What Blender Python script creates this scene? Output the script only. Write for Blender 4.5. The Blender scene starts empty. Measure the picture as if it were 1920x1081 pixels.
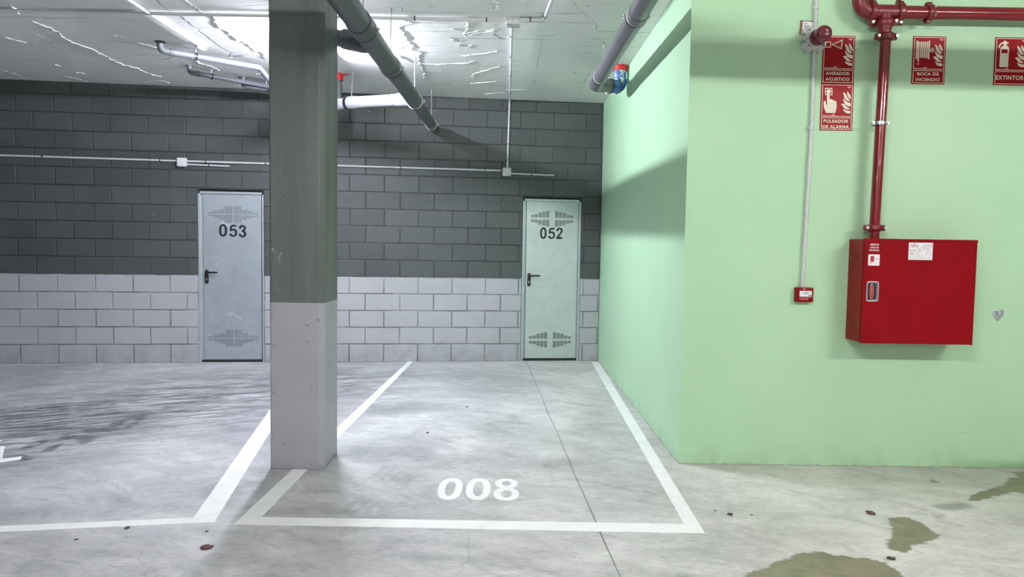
import bpy, bmesh, math, random
import numpy as np
from mathutils import Vector, Matrix

random.seed(7)
SC = bpy.context.scene
COL = SC.collection
PI = math.pi

# ------------------------------------------------------------------ camera, world, exposure
F = 1359.6
PITCH, ROLL, YAW = .0581, .0151, .0047
HC = 3.151            # ceiling height
X1, YF, YB, TH = 1.1244, 4.6528, 8.9263, .1195   # green corner, near green wall, far corner, skew of the block wall
cam_d = bpy.data.cameras.new('camera')
cam_d.sensor_width = 36
cam_d.lens = 36 * F / 1920
cam_d.clip_start = .05
cam = bpy.data.objects.new('camera', cam_d)
COL.objects.link(cam)
SC.camera = cam


def ray(u, v):
    a, b = (u - 960) / F, (v - 540.5) / F
    c, s = math.cos(ROLL), math.sin(ROLL)
    x, y = a * c + b * s, -a * s + b * c
    c, s = math.cos(PITCH), math.sin(PITCH)
    Y, Z = c - s * y, -s - c * y
    c, s = math.cos(YAW), math.sin(YAW)
    return Vector((x * c + Y * s, -x * s + Y * c, Z))


_f = ray(960, 540.5).normalized()
_r = (ray(961, 540.5) - ray(960, 540.5)).normalized()
_u = _r.cross(_f).normalized()
cam.matrix_world = Matrix(((_r.x, _u.x, -_f.x, 0), (_r.y, _u.y, -_f.y, 0), (_r.z, _u.z, -_f.z, 1.4), (0, 0, 0, 1)))

SC.view_settings.view_transform = 'Standard'
SC.view_settings.look = 'None'
SC.view_settings.gamma = 1
SC.view_settings.use_curve_mapping = False
SC.view_settings.exposure = 1.3

w = bpy.data.worlds.new('world')
SC.world = w
w.use_nodes = True
w.node_tree.nodes['Background'].inputs[0].default_value = (.9, .95, 1, 1)
w.node_tree.nodes['Background'].inputs[1].default_value = .03

LAMP_FRONT = 214.0      # strength of the tube lamps over the drive lane
LAMP_REAR = 500.0       # strength of the tube lamp behind the column
LAMP_FAR = 75.0
try:
    SC.cycles.max_bounces = 12
    SC.cycles.diffuse_bounces = 6
except Exception:
    pass

# measured surface points
CAM = Vector((0, 0, 1.4))


def hit(u, v, p, n):
    d = ray(u, v)
    n = Vector(n)
    return CAM + d * ((Vector(p) - CAM).dot(n) / d.dot(n))


def fl(u, v): return hit(u, v, (0, 0, 0), (0, 0, 1))


CT, ST = math.cos(TH), math.sin(TH)


def wall(s, z, out=0.0):
    """point of the block wall: s metres left of the green corner, z up, out = metres towards the lane"""
    return Vector((X1 - s * CT + out * ST, YB - s * ST - out * CT, z))


WALL_ROT = Matrix(((CT, 0, ST), (ST, 0, -CT), (0, 1, 0)))  # local x right along wall, y up, z out


# ------------------------------------------------------------------ node helpers
class NT:
    def __init__(s, name):
        m = bpy.data.materials.new(name)
        m.use_nodes = True
        s.m = m
        s.t = m.node_tree
        s.b = s.t.nodes['Principled BSDF']
        s.out = s.t.nodes['Material Output']
        s.co = s.t.nodes.new('ShaderNodeNewGeometry').outputs['Position']

    def n(s, typ, **kw):
        nd = s.t.nodes.new(typ)
        for k, v in kw.items():
            setattr(nd, k, v)
        return nd

    def link(s, a, b):
        s.t.links.new(a, b)

    def put(s, sock, v):
        if isinstance(v, bpy.types.NodeSocket):
            s.link(v, sock)
        elif isinstance(v, (tuple, list)) and sock.type == 'RGBA' and len(v) == 3:
            sock.default_value = (*v, 1)
        else:
            sock.default_value = v

    def math(s, op, a, b=0.0, c=0.0, clamp=False):
        nd = s.n('ShaderNodeMath', operation=op, use_clamp=clamp)
        s.put(nd.inputs[0], a)
        s.put(nd.inputs[1], b)
        s.put(nd.inputs[2], c)
        return nd.outputs[0]

    def mapr(s, v, a, b, c=0.0, d=1.0, smooth=False):
        nd = s.n('ShaderNodeMapRange')
        if smooth:
            nd.interpolation_type = 'SMOOTHSTEP'
        for i, x in enumerate((v, a, b, c, d)):
            s.put(nd.inputs[i], x)
        return nd.outputs[0]

    def noise(s, scale, detail=3, rough=.5, dist=0.0, vec=None, stretch=None, rot=None, off=None):
        nd = s.n('ShaderNodeTexNoise')
        nd.inputs['Scale'].default_value = scale
        nd.inputs['Detail'].default_value = detail
        nd.inputs['Roughness'].default_value = rough
        nd.inputs['Distortion'].default_value = dist
        s.link(s.vec(vec, stretch, rot, off), nd.inputs['Vector'])
        return nd.outputs['Fac']

    def vec(s, vec=None, stretch=None, rot=None, off=None):
        v = vec or s.co
        if stretch or rot or off:
            mp = s.n('ShaderNodeMapping')
            if rot: mp.inputs['Rotation'].default_value = rot
            if off: mp.inputs['Location'].default_value = off
            s.link(v, mp.inputs['Vector'])
            v = mp.outputs[0]
            if stretch:
                m2 = s.n('ShaderNodeMapping')
                m2.inputs['Scale'].default_value = stretch
                s.link(v, m2.inputs['Vector'])
                v = m2.outputs[0]
        return v

    def mix(s, f, a, b, mode='MIX'):
        nd = s.n('ShaderNodeMix', data_type='RGBA', blend_type=mode)
        s.put(nd.inputs[0], f)
        s.put(nd.inputs[6], a)
        s.put(nd.inputs[7], b)
        return nd.outputs[2]

    def bump(s, h, strength=.3, dist=.01, prev=None):
        nd = s.n('ShaderNodeBump')
        nd.inputs['Strength'].default_value = strength
        nd.inputs['Distance'].default_value = dist
        s.link(h, nd.inputs['Height'])
        if prev: s.link(prev, nd.inputs['Normal'])
        return nd.outputs[0]

    def xyz(s, vec=None):
        nd = s.n('ShaderNodeSeparateXYZ')
        s.link(vec or s.co, nd.inputs[0])
        return nd.outputs

    def attr(s, name):
        nd = s.n('ShaderNodeAttribute')
        nd.attribute_name = name
        return nd.outputs['Fac']

    def done(s, col=None, rough=None, normal=None, metal=None, spec=None):
        if col is not None: s.put(s.b.inputs['Base Color'], col)
        if rough is not None: s.put(s.b.inputs['Roughness'], rough)
        if normal is not None: s.link(normal, s.b.inputs['Normal'])
        if metal is not None: s.put(s.b.inputs['Metallic'], metal)
        if spec is not None: s.put(s.b.inputs['Specular IOR Level'], spec)
        return s.m


def lin(r, g, b):
    f = lambda c: (c / 255) / 12.92 if c / 255 <= .04045 else ((c / 255 + .055) / 1.055) ** 2.4
    return (f(r), f(g), f(b))


def simple(name, col, rough=.5, metal=0.0, var=.08, scale=30, bump=0.0, coat=0.0, spec=.5):
    t = NT(name)
    nz = t.noise(scale, 3)
    c = t.mix(t.mapr(nz, .3, .7, 0, 1), tuple(x * (1 - var) for x in col), tuple(min(1, x * (1 + var)) for x in col))
    if coat: t.b.inputs['Coat Weight'].default_value = coat
    return t.done(c, rough, t.bump(t.noise(scale * 6, 2), bump, .002) if bump else None, metal, spec)


# ------------------------------------------------------------------ materials
def mat_floor():
    t = NT('polished_concrete')
    big = t.noise(.75, 5, .55, .6)
    mid = t.noise(2.2, 6, .6, 1.6, stretch=(.8, 1.35, 1), rot=(0, 0, .35))
    fine = t.noise(8, 6, .7, 1.0, stretch=(.7, 1.5, 1), rot=(0, 0, -.2))
    grit = t.noise(90, 3, .6)
    v = t.math('MULTIPLY_ADD', big, .42, t.math('MULTIPLY', mid, .38))
    v = t.math('ADD', v, t.math('MULTIPLY', fine, .2))
    f = t.mapr(v, .40, .60)
    x, y, z = t.xyz()[:3]
    warm = t.mapr(t.math('ADD', x, t.math('MULTIPLY', t.noise(.9, 3), 1.6)), -.6, 2.6)
    dark = t.mix(warm, (.31, .315, .335), (.41, .405, .38))
    light = t.mix(warm, (.64, .64, .66), (.72, .705, .665))
    c = t.mix(f, dark, light)
    # pale trowel swirls and scattered light scratches
    sw = t.noise(2.6, 8, .72, 2.4, stretch=(.7, 1.25, 1), rot=(0, 0, .5))
    c = t.mix(t.mapr(sw, .56, .70, 0, .32), c, (.66, .66, .66))
    c = t.mix(t.mapr(sw, .45, .34, 0, .42), c, (.22, .22, .225))
    c = t.mix(t.mapr(grit, .30, .70, 0, .12), c, (.25, .25, .25))
    cr = t.noise(34, 6, .75, .5, stretch=(.6, 1.6, 1), rot=(0, 0, .2))
    c = t.mix(t.mapr(cr, .50, .36, 0, .30), c, (.22, .22, .225))
    c = t.mix(t.mapr(cr, .56, .68, 0, .30), c, (.80, .80, .81))
    # tyre grime of the left bay
    g = t.attr('grime')
    st = t.noise(6.5, 6, .7, 1.2, stretch=(.35, 2.6, 1), rot=(0, 0, -.42))
    st2 = t.noise(2.2, 4, .6, .8, stretch=(.5, 1.6, 1), rot=(0, 0, -.42))
    gm = t.math('MULTIPLY', g, t.mapr(t.math('MULTIPLY_ADD', st, .65, t.math('MULTIPLY', st2, .35)), .40, .56))
    c = t.mix(t.math('MULTIPLY', gm, .88), c, (.085, .085, .092))
    lt = t.noise(8, 5, .7, .6, stretch=(.3, 2.4, 1), rot=(0, 0, -.38), off=(3, 1, 0))
    c = t.mix(t.math('MULTIPLY', g, t.mapr(lt, .54, .64, 0, .6)), c, (.72, .72, .74))
    # tyre tread lugs
    c = t.mix(t.math('MULTIPLY', t.attr('tread'), t.mapr(t.noise(11, 5, .7, .8), .36, .6, .25, 1.0)), c, (.09, .09, .095))
    c = t.mix(t.math('MULTIPLY', t.attr('faint'), t.mapr(t.noise(10, 4, dist=1), .35, .65, .2, .5)), c, (.2, .2, .205))
    # damp stains with ragged edges
    d = t.attr('stain')
    n1 = t.math('SUBTRACT', t.noise(22, 6, .75, stretch=(.6, 1.3, 1)), .5)
    n2 = t.math('SUBTRACT', t.noise(70, 4, .7, stretch=(.5, 1.4, 1)), .5)
    dd = t.math('MULTIPLY_ADD', n2, .05, t.math('MULTIPLY_ADD', n1, .11, d))
    m = t.mapr(dd, -.004, .010, smooth=True)
    sc = t.mix(t.mapr(t.noise(7, 5, .7, .6), .35, .65), (.125, .12, .062), (.235, .215, .12))
    rim = t.mapr(dd, .0, .05, 1, 0)
    sc = t.mix(t.math('MULTIPLY', rim, .35), sc, (.14, .115, .08))
    c = t.mix(t.math('MULTIPLY', m, .9), c, sc)
    d2 = t.math('MULTIPLY_ADD', n1, .09, t.attr('smudge'))
    c = t.mix(t.mapr(d2, -.02, .03, 0, .62, True), c, (.17, .17, .155))
    # saw cut joint and hairline cracks
    jx = t.math('ADD', x, t.math('MULTIPLY', t.math('SUBTRACT', y, 7.56), .0455))
    jx = t.math('ADD', jx, t.math('MULTIPLY', t.math('SUBTRACT', t.noise(1.3, 3), .5), .035))
    jd = t.math('ABSOLUTE', t.math('SUBTRACT', jx, .285))
    jm = t.mapr(jd, .0025, .005, 1, 0)
    jf = t.mapr(t.noise(.8, 2), .3, .6, .35, .9)
    c = t.mix(t.math('MULTIPLY', jm, jf), c, (.11, .105, .1))
    vor = t.n('ShaderNodeTexVoronoi', feature='DISTANCE_TO_EDGE')
    vor.inputs['Scale'].default_value = .55
    wv = t.n('ShaderNodeVectorMath', operation='ADD')
    nz = t.n('ShaderNodeTexNoise')
    nz.inputs['Scale'].default_value = 1.7
    nz.inputs['Detail'].default_value = 5
    t.link(t.co, nz.inputs['Vector'])
    sc2 = t.n('ShaderNodeVectorMath', operation='SCALE')
    t.link(nz.outputs['Color'], sc2.inputs[0])
    sc2.inputs['Scale'].default_value = .55
    t.link(t.co, wv.inputs[0])
    t.link(sc2.outputs[0], wv.inputs[1])
    t.link(wv.outputs[0], vor.inputs['Vector'])
    cm = t.math('MULTIPLY', t.mapr(vor.outputs['Distance'], .0008, .0035, 1, 0), t.mapr(t.noise(1.1, 2, off=(5, 2, 0)), .52, .6))
    c = t.mix(t.math('MULTIPLY', cm, .3), c, (.18, .175, .17))
    # specks
    sp = t.n('ShaderNodeTexVoronoi')
    sp.inputs['Scale'].default_value = 3.4
    t.link(t.co, sp.inputs['Vector'])
    c = t.mix(t.mapr(sp.outputs['Distance'], .012, .03, .8, 0), c, (.08, .07, .06))
    r = t.mapr(f, 0, 1, .42, .56)
    r = t.math('MULTIPLY_ADD', m, -.08, r)
    h = t.math('MULTIPLY_ADD', grit, .3, t.math('MULTIPLY', mid, 1.0))
    h = t.math('SUBTRACT', h, jm)
    return t.done(c, r, t.bump(h, .12, .004), 0, .4)


def mat_ceiling():
    t = NT('painted_rough_concrete')
    x, y, z = t.xyz()[:3]
    big = t.noise(.9, 4, .5, .5)
    c = t.mix(t.mapr(big, .3, .7), (.78, .77, .765), (.86, .85, .845))
    # formwork board joints running across the room, broken up
    wob = t.math('MULTIPLY', t.math('SUBTRACT', t.noise(2.5, 3), .5), .05)
    yy = t.math('ADD', y, wob)
    yy = t.math('ADD', yy, t.math('MULTIPLY', x, .02))
    fr = t.math('ABSOLUTE', t.math('SUBTRACT', t.math('FRACT', t.math('MULTIPLY', yy, 4.4)), .5))
    jm = t.mapr(fr, .015, .04, 1, 0)
    jb = t.mapr(t.noise(2.3, 3, .6, stretch=(.55, 2.4, 1), off=(2, 0, 0)), .56, .64)
    jm = t.math('MULTIPLY', jm, jb)
    # ragged ridges between pours, the light they catch painted on as a paler tone
    warp = t.n('ShaderNodeTexNoise')
    warp.inputs['Scale'].default_value = 2.0
    warp.inputs['Detail'].default_value = 7
    warp.inputs['Roughness'].default_value = .65
    t.link(t.co, warp.inputs['Vector'])
    s2 = t.n('ShaderNodeVectorMath', operation='SCALE')
    s2.inputs['Scale'].default_value = .7
    t.link(warp.outputs['Color'], s2.inputs[0])
    ad = t.n('ShaderNodeVectorMath', operation='ADD')
    t.link(t.co, ad.inputs[0])
    t.link(s2.outputs[0], ad.inputs[1])
    vo = t.n('ShaderNodeTexVoronoi', feature='DISTANCE_TO_EDGE')
    vo.inputs['Scale'].default_value = .95
    t.link(t.vec(ad.outputs[0], stretch=(.75, 1.3, 1), rot=(0, 0, .6)), vo.inputs['Vector'])
    ed = vo.outputs['Distance']
    rm = t.math('MULTIPLY', t.mapr(ed, .0, .016, 1, 0), t.mapr(t.noise(1.3, 3, off=(0, 7, 0)), .47, .56))
    c = t.mix(t.math('MULTIPLY', rm, .75), c, (.85, .87, .86))
    # slanting sheet scars
    sl = t.noise(2.1, 5, .7, .3, stretch=(.3, 5.5, 1), rot=(0, 0, -.35))
    c = t.mix(t.mapr(sl, .66, .70, 0, .5), c, (.78, .8, .79))
    c = t.mix(t.math('MULTIPLY', jm, .7), c, (.16, .17, .165))
    dk = t.math('MULTIPLY', t.mapr(t.noise(5.5, 4, .7, .5, stretch=(.35, 2.5, 1)), .69, .73), .6)
    c = t.mix(dk, c, (.17, .18, .175))
    cell = t.n('ShaderNodeTexVoronoi')
    cell.inputs['Scale'].default_value = .95
    t.link(t.vec(ad.outputs[0], stretch=(.75, 1.3, 1), rot=(0, 0, .6)), cell.inputs['Vector'])
    bw = t.n('ShaderNodeRGBToBW')
    t.link(cell.outputs['Color'], bw.inputs[0])
    h = t.math('MULTIPLY', t.noise(55, 3), .10)
    h = t.math('ADD', h, t.math('MULTIPLY', t.noise(6, 5, .6), .5))
    h = t.math('ADD', h, t.math('MULTIPLY', bw.outputs[0], .5))
    h = t.math('SUBTRACT', h, rm)
    h = t.math('ADD', h, t.math('MULTIPLY', jm, .8))
    return t.done(c, .6, t.bump(h, .55, .012), 0, .35)


def mat_blocks():
    t = NT('painted_block')
    x, y, z = t.xyz()[:3]
    isl = t.attr('tone')
    zz = t.math('MULTIPLY_ADD', t.math('SUBTRACT', t.noise(18, 3), .5), .012, z)
    top = t.mapr(zz, 1.0145, 1.0175)
    nz = t.noise(3, 4, .6)
    dk = t.mix(t.mapr(nz, .3, .7), (.052, .058, .060), (.066, .073, .074))
    dk = t.mix(t.mapr(isl, 0, 1, 0, .5), dk, (.082, .092, .090))
    lg = t.mix(t.mapr(nz, .3, .7), (.37, .37, .40), (.43, .43, .46))
    lg = t.mix(t.mapr(isl, 0, 1, 0, .4), lg, (.44, .44, .465))
    dirt = t.math('MULTIPLY', t.mapr(z, 0, .3, 1, 0), t.mapr(t.noise(7, 5, .65), .4, .68))
    lg = t.mix(t.math('MULTIPLY', dirt, .55), lg, (.2, .195, .2))
    c = t.mix(top, lg, dk)
    # dark hairlines in the joints
    jm = t.math('MULTIPLY', t.attr('joint'), t.mapr(t.noise(4, 3), .38, .58, .45, 1.0))
    c = t.mix(t.math('MULTIPLY', jm, t.mapr(top, 0, 1, .68, .8)), c, (.03, .033, .036))
    # chipped paint flecks
    v = t.n('ShaderNodeTexVoronoi')
    v.inputs['Scale'].default_value = 5.5
    t.link(t.co, v.inputs['Vector'])
    fk = t.math('MULTIPLY', t.mapr(v.outputs['Distance'], .035, .055, 1, 0), t.mapr(t.noise(1.2, 2, off=(1, 0, 4)), .56, .6))
    c = t.mix(t.math('MULTIPLY', fk, .8), c, (.6, .62, .64))
    h = t.math('ADD', t.noise(120, 3), t.math('MULTIPLY', t.noise(16, 4), .6))
    return t.done(c, t.mapr(top, 0, 1, .55, .5), t.bump(h, .22, .004), 0, .5)


def mat_green():
    t = NT('green_plaster')
    x, y, z = t.xyz()[:3]
    nz = t.noise(1.3, 4, .55)
    c = t.mix(t.mapr(nz, .3, .7), (.425, .665, .43), (.465, .71, .47))
    c = t.mix(t.mapr(t.noise(24, 4, .7), .6, .72, 0, .12), c, (.27, .52, .27))
    # scuffs and grime at the foot of the wall
    ft = t.math('MULTIPLY', t.mapr(z, 0.0, .16, 1, 0), t.mapr(t.noise(6, 4, stretch=(1, 1, .4)), .42, .62))
    c = t.mix(t.math('MULTIPLY', ft, .28), c, (.20, .30, .17))
    wet = t.math('MULTIPLY', t.mapr(x, 2.8, 3.3), t.mapr(t.math('MULTIPLY_ADD', t.noise(8, 3), .06, z), .05, .1, 1, 0))
    c = t.mix(t.math('MULTIPLY', wet, .6), c, (.12, .27, .08))
    edge = t.math('MULTIPLY', t.mapr(t.math('MULTIPLY_ADD', t.noise(20, 3), .03, z), .018, .024, 1, 0), .75)
    c = t.mix(edge, c, (.30, .27, .24))
    sc = t.noise(3.5, 6, .7, 2.2, stretch=(.6, .6, 3), off=(0, 3, 1))
    c = t.mix(t.math('MULTIPLY', t.mapr(sc, .68, .70), t.mapr(z, .6, .1)), c, (.2, .33, .22))
    h = t.math('ADD', t.noise(75, 3), t.math('MULTIPLY', t.noise(9, 3), .7))
    return t.done(c, .5, t.bump(h, .22, .004), 0, .4)


def mat_column():
    t = NT('painted_column_concrete')
    x, y, z = t.xyz()[:3]
    st = t.noise(9, 4, .6, .2, stretch=(1, 1, .06))
    top = t.mapr(z, 1.034, 1.037)
    dk = t.mix(t.mapr(st, .38, .62), (.105, .12, .115), (.135, .152, .143))
    lg = t.mix(t.mapr(t.noise(4, 4), .3, .7), (.345, .335, .375), (.395, .385, .425))
    c = t.mix(top, lg, dk)
    v = t.n('ShaderNodeTexVoronoi')
    v.inputs['Scale'].default_value = 17
    t.link(t.co, v.inputs['Vector'])
    hole = t.math('MULTIPLY', t.mapr(v.outputs['Distance'], .07, .13, 1, 0), t.mapr(t.noise(5, 2), .47, .54))
    c = t.mix(t.math('MULTIPLY', hole, .8), c, (.06, .06, .06))
    px = t.math('SUBTRACT', x, -1.425)
    pz = t.math('SUBTRACT', z, 1.32)
    r = t.math('SQRT', t.math('ADD', t.math('MULTIPLY', px, px), t.math('MULTIPLY', pz, pz)))
    m = t.math('MULTIPLY', t.mapr(r, .035, .05, 1, 0), t.mapr(t.noise(26, 4, .7), .56, .6))
    c = t.mix(m, c, (.62, .62, .62))
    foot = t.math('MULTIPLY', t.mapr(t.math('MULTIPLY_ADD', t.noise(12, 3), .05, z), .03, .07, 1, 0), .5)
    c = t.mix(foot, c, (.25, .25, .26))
    h = t.math('SUBTRACT', t.math('ADD', t.noise(70, 3), t.math('MULTIPLY', st, .8)), t.math('MULTIPLY', hole, 2.0))
    return t.done(c, .5, t.bump(h, .15, .004), 0, .4)


def mat_galv(name, base, rough=.42):
    t = NT(name)
    nz = t.noise(6, 5, .6, .8)
    sp = t.noise(60, 2)
    c = t.mix(t.mapr(nz, .3, .7), tuple(.88 * b for b in base), base)
    c = t.mix(t.mapr(sp, .4, .6, 0, .12), c, tuple(.7 * b for b in base))
    sm = t.noise(4.5, 5, .7, 2.5, stretch=(1, 1, .55), rot=(0, .8, 0))
    c = t.mix(t.mapr(sm, .62, .72, 0, .5), c, (.85, .87, .88))
    r = t.mapr(nz, .3, .7, rough - .06, rough + .08)
    return t.done(c, r, t.bump(t.math('ADD', nz, t.math('MULTIPLY', sp, .15)), .06, .01), .55, .5)


def mat_white_paint():
    t = NT('white_road_paint')
    nz = t.noise(5, 5, .65, .8)
    c = t.mix(t.mapr(nz, .35, .7), (.80, .80, .80), (.9, .9, .9))
    c = t.mix(t.mapr(t.noise(22, 5, .75, 1), .64, .74, 0, .35), c, (.52, .52, .52))
    return t.done(c, .55, t.bump(t.noise(60, 3), .1, .002), 0, .3)


def mat_lamp(name, col, k):
    t = NT(name)
    t.b.inputs['Base Color'].default_value = (.9, .9, .9, 1)
    t.b.inputs['Emission Color'].default_value = (*col, 1)
    t.b.inputs['Emission Strength'].default_value = k
    return t.m


def mat_pvc(name, col, chalk):
    t = NT(name)
    c = t.mix(t.mapr(t.noise(5, 3), .3, .7), tuple(.9 * v for v in col), tuple(1.08 * v for v in col))
    sm = t.noise(9, 6, .75, 1.0, stretch=(2.2, .7, 1))
    c = t.mix(t.mapr(sm, .60, .70, 0, chalk), c, (.55, .55, .56))
    return t.done(c, .36, t.bump(t.noise(14, 3), .05, .004), 0, .5)


M = {}
M['floor'] = mat_floor()
M['ceiling'] = mat_ceiling()
M['blocks'] = mat_blocks()
M['green'] = mat_green()
M['column'] = mat_column()
M['galv_blue'] = mat_galv('galvanised_sheet_bluish', (.47, .52, .575))
M['galv_green'] = mat_galv('galvanised_sheet', (.58, .64, .64))
M['frame'] = mat_galv('galvanised_frame', (.55, .60, .62), .38)
M['paint'] = mat_white_paint()
M['black'] = simple('black_plastic', (.012, .012, .015), .35)
M['dark'] = simple('dark_gap', (.02, .022, .024), .8)
M['slot'] = simple('slot_shadow_steel', (.045, .052, .056), .6)
M['ink'] = simple('black_vinyl', (.012, .011, .016), .45)
M['chrome'] = simple('zinc_steel', (.55, .56, .58), .42, .9)
M['rod'] = simple('zinc_rod', (.38, .39, .40), .5, .4)
M['pvc'] = mat_pvc('grey_pvc', (.105, .112, .12), .0)
M['pvc_old'] = mat_pvc('grey_pvc_chalky', (.125, .12, .135), .45)
M['pvc_light'] = mat_pvc('light_grey_pvc', (.30, .305, .33), .1)
M['pvc_mid'] = mat_pvc('mid_grey_pvc', (.15, .15, .175), .05)
def mat_bluewhite():
    t = NT('blue_pvc_with_plaster')
    nz = t.noise(16, 5, .65, .6)
    x, y, z = t.xyz()[:3]
    thr = t.mapr(z, 2.96, 3.12, .66, .40)
    c = t.mix(t.mapr(t.math('SUBTRACT', nz, thr), -.01, .02), (.03, .13, .36), (.58, .60, .60))
    return t.done(c, .45)


M['pvc_blue'] = mat_bluewhite()
M['collar'] = simple('red_collar', (.62, .02, .025), .5)
M['redpipe'] = simple('red_pipe_enamel', (.185, .005, .011), .2, 0, .1, 12, 0, .4)
M['redcab'] = simple('red_cabinet_enamel', (.235, .001, .005), .3, 0, .06, 6, .04, 0, .18)
M['redcast'] = simple('red_cast_iron', (.16, .009, .014), .4, 0, .15, 30, .1, .2)
M['sign'] = simple('red_sign_plastic', (.29, .001, .006), .4, 0, .05, 8, 0, 0, .15)
M['cream'] = simple('luminous_cream', (.76, .72, .58), .5, 0, .03)
M['pink'] = simple('pale_pink_print', (.72, .25, .30), .5, 0, .03)
M['white'] = simple('white_print', (.82, .82, .85), .45, 0, .03)
M['conduit'] = simple('pale_grey_pvc', (.60, .61, .62), .4, 0, .05)
M['conduit_w'] = simple('white_pvc', (.78, .78, .79), .35, 0, .04)
M['boxgrey'] = simple('grey_box_plastic', (.52, .54, .54), .45, 0, .05)
M['dome'] = simple('dark_red_lens', (.16, .006, .018), .18, 0, .1, 10, 0, .6)
M['card'] = simple('brown_cardboard', (.22, .12, .06), .8, 0, .2)
M['redprint'] = simple('red_print', (.45, .03, .05), .5)
M['greyprint'] = simple('grey_print', (.30, .30, .36), .5)
M['lever'] = simple('faded_red_plastic', (.38, .07, .07), .45)
M['crack'] = simple('dark_formwork_gap', (.14, .145, .14), .8)
M['dirt'] = simple('dried_mud', (.075, .06, .045), .9, 0, .4, 60)
M['leaf'] = simple('dry_leaf', (.11, .06, .05), .8, 0, .4, 60)
M['far'] = simple('painted_far_wall', (.42, .44, .43), .6, 0, .08, 1)


# ------------------------------------------------------------------ mesh helpers
class MB:
    def __init__(s):
        s.v, s.f = [], []

    def add(s, vs, fs):
        o = len(s.v)
        s.v += [Vector(v) for v in vs]
        s.f += [tuple(i + o for i in f) for f in fs]
        return s

    def box(s, lo, hi, mat=None):
        x0, y0, z0 = lo
        x1, y1, z1 = hi
        vs = [(x0, y0, z0), (x1, y0, z0), (x1, y1, z0), (x0, y1, z0), (x0, y0, z1), (x1, y0, z1), (x1, y1, z1), (x0, y1, z1)]
        if mat: vs = [mat @ Vector(v) for v in vs]
        return s.add(vs, [(3, 2, 1, 0), (4, 5, 6, 7), (0, 1, 5, 4), (1, 2, 6, 5), (2, 3, 7, 6), (3, 0, 4, 7)])

    def prism(s, pts, z0, z1, mat=None):
        n = len(pts)
        vs = [Vector((p[0], p[1], z0)) for p in pts] + [Vector((p[0], p[1], z1)) for p in pts]
        if mat: vs = [mat @ v for v in vs]
        fs = [tuple(range(n - 1, -1, -1)), tuple(range(n, 2 * n))]
        fs += [(i, (i + 1) % n, n + (i + 1) % n, n + i) for i in range(n)]
        return s.add(vs, fs)

    def ring(s, outer, inner, z0, z1, mat=None):
        n = len(outer)
        vs = [Vector((p[0], p[1], z)) for z in (z0, z1) for q in (outer, inner) for p in q]
        if mat: vs = [mat @ v for v in vs]
        fs = []
        for i in range(n):
            j = (i + 1) % n
            fs += [(i, j, 2 * n + j, 2 * n + i), (n + j, n + i, 3 * n + i, 3 * n + j),
                   (2 * n + i, 2 * n + j, 3 * n + j, 3 * n + i), (j, i, n + i, n + j)]
        return s.add(vs, fs)

    def tube(s, path, r, seg=24, caps=True):
        """sweep along path; r is a number or one radius per point"""
        P = [Vector(p) for p in path]
        n = len(P)
        R = r if isinstance(r, (list, tuple)) else [r] * n
        T = []
        for i in range(n):
            a = (P[i] - P[i - 1]).normalized() if i else None
            b = (P[i + 1] - P[i]).normalized() if i < n - 1 else None
            T.append(((a or b) + (b or a)).normalized())
        up = Vector((0, 0, 1)) if abs(T[0].z) < .9 else Vector((1, 0, 0))
        nrm = (up - T[0] * up.dot(T[0])).normalized()
        vs, fs = [], []
        for i in range(n):
            nrm = (nrm - T[i] * nrm.dot(T[i])).normalized()
            bi = T[i].cross(nrm)
            for k in range(seg):
                a = 2 * PI * k / seg
                vs.append(P[i] + (nrm * math.cos(a) + bi * math.sin(a)) * R[i])
        for i in range(n - 1):
            for k in range(seg):
                k2 = (k + 1) % seg
                fs.append((i * seg + k, i * seg + k2, (i + 1) * seg + k2, (i + 1) * seg + k))
        if caps:
            fs += [tuple(range(seg - 1, -1, -1)), tuple(range((n - 1) * seg, n * seg))]
        return s.add(vs, fs)

    def cyl(s, a, b, r, seg=24):
        return s.tube([a, b], r, seg)

    def build(s, name, mat, parent=None, smooth=True, bevel=0.0, bseg=2, angle=.6):
        me = bpy.data.meshes.new(name)
        org = Vector((0, 0, 0))
        if parent is None and s.v:
            lo = Vector([min(v[i] for v in s.v) for i in range(3)])
            hi = Vector([max(v[i] for v in s.v) for i in range(3)])
            org = Vector(((lo.x + hi.x) / 2, (lo.y + hi.y) / 2, lo.z))
        elif parent is not None:
            p = parent
            while p is not None:
                org = org + p.location
                p = p.parent
        me.from_pydata([tuple(v - org) for v in s.v], [], s.f)
        bm = bmesh.new()
        bm.from_mesh(me)
        bmesh.ops.recalc_face_normals(bm, faces=bm.faces)
        if bevel:
            es = [e for e in bm.edges if len(e.link_faces) == 2 and e.calc_face_angle(0) > .5]
            bmesh.ops.bevel(bm, geom=es, offset=bevel, segments=bseg, affect='EDGES', profile=.5, clamp_overlap=True)
        if smooth:
            for f in bm.faces: f.smooth = True
            for e in bm.edges:
                e.smooth = not (len(e.link_faces) == 2 and e.calc_face_angle(0) > angle)
        bm.to_mesh(me)
        bm.free()
        me.materials.append(mat)
        o = bpy.data.objects.new(name, me)
        COL.objects.link(o)
        o.location = org if parent is None else (0, 0, 0)
        o.parent = parent
        return o


def tag(o, label, cat, group=None, kind=None):
    o['label'] = label
    o['category'] = cat
    if group: o['group'] = group
    if kind: o['kind'] = kind
    return o


def thing(name, loc, label, cat, group=None, kind=None):
    o = bpy.data.objects.new(name, None)
    o.empty_display_size = .1
    COL.objects.link(o)
    o.location = loc
    return tag(o, label, cat, group, kind)


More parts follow.
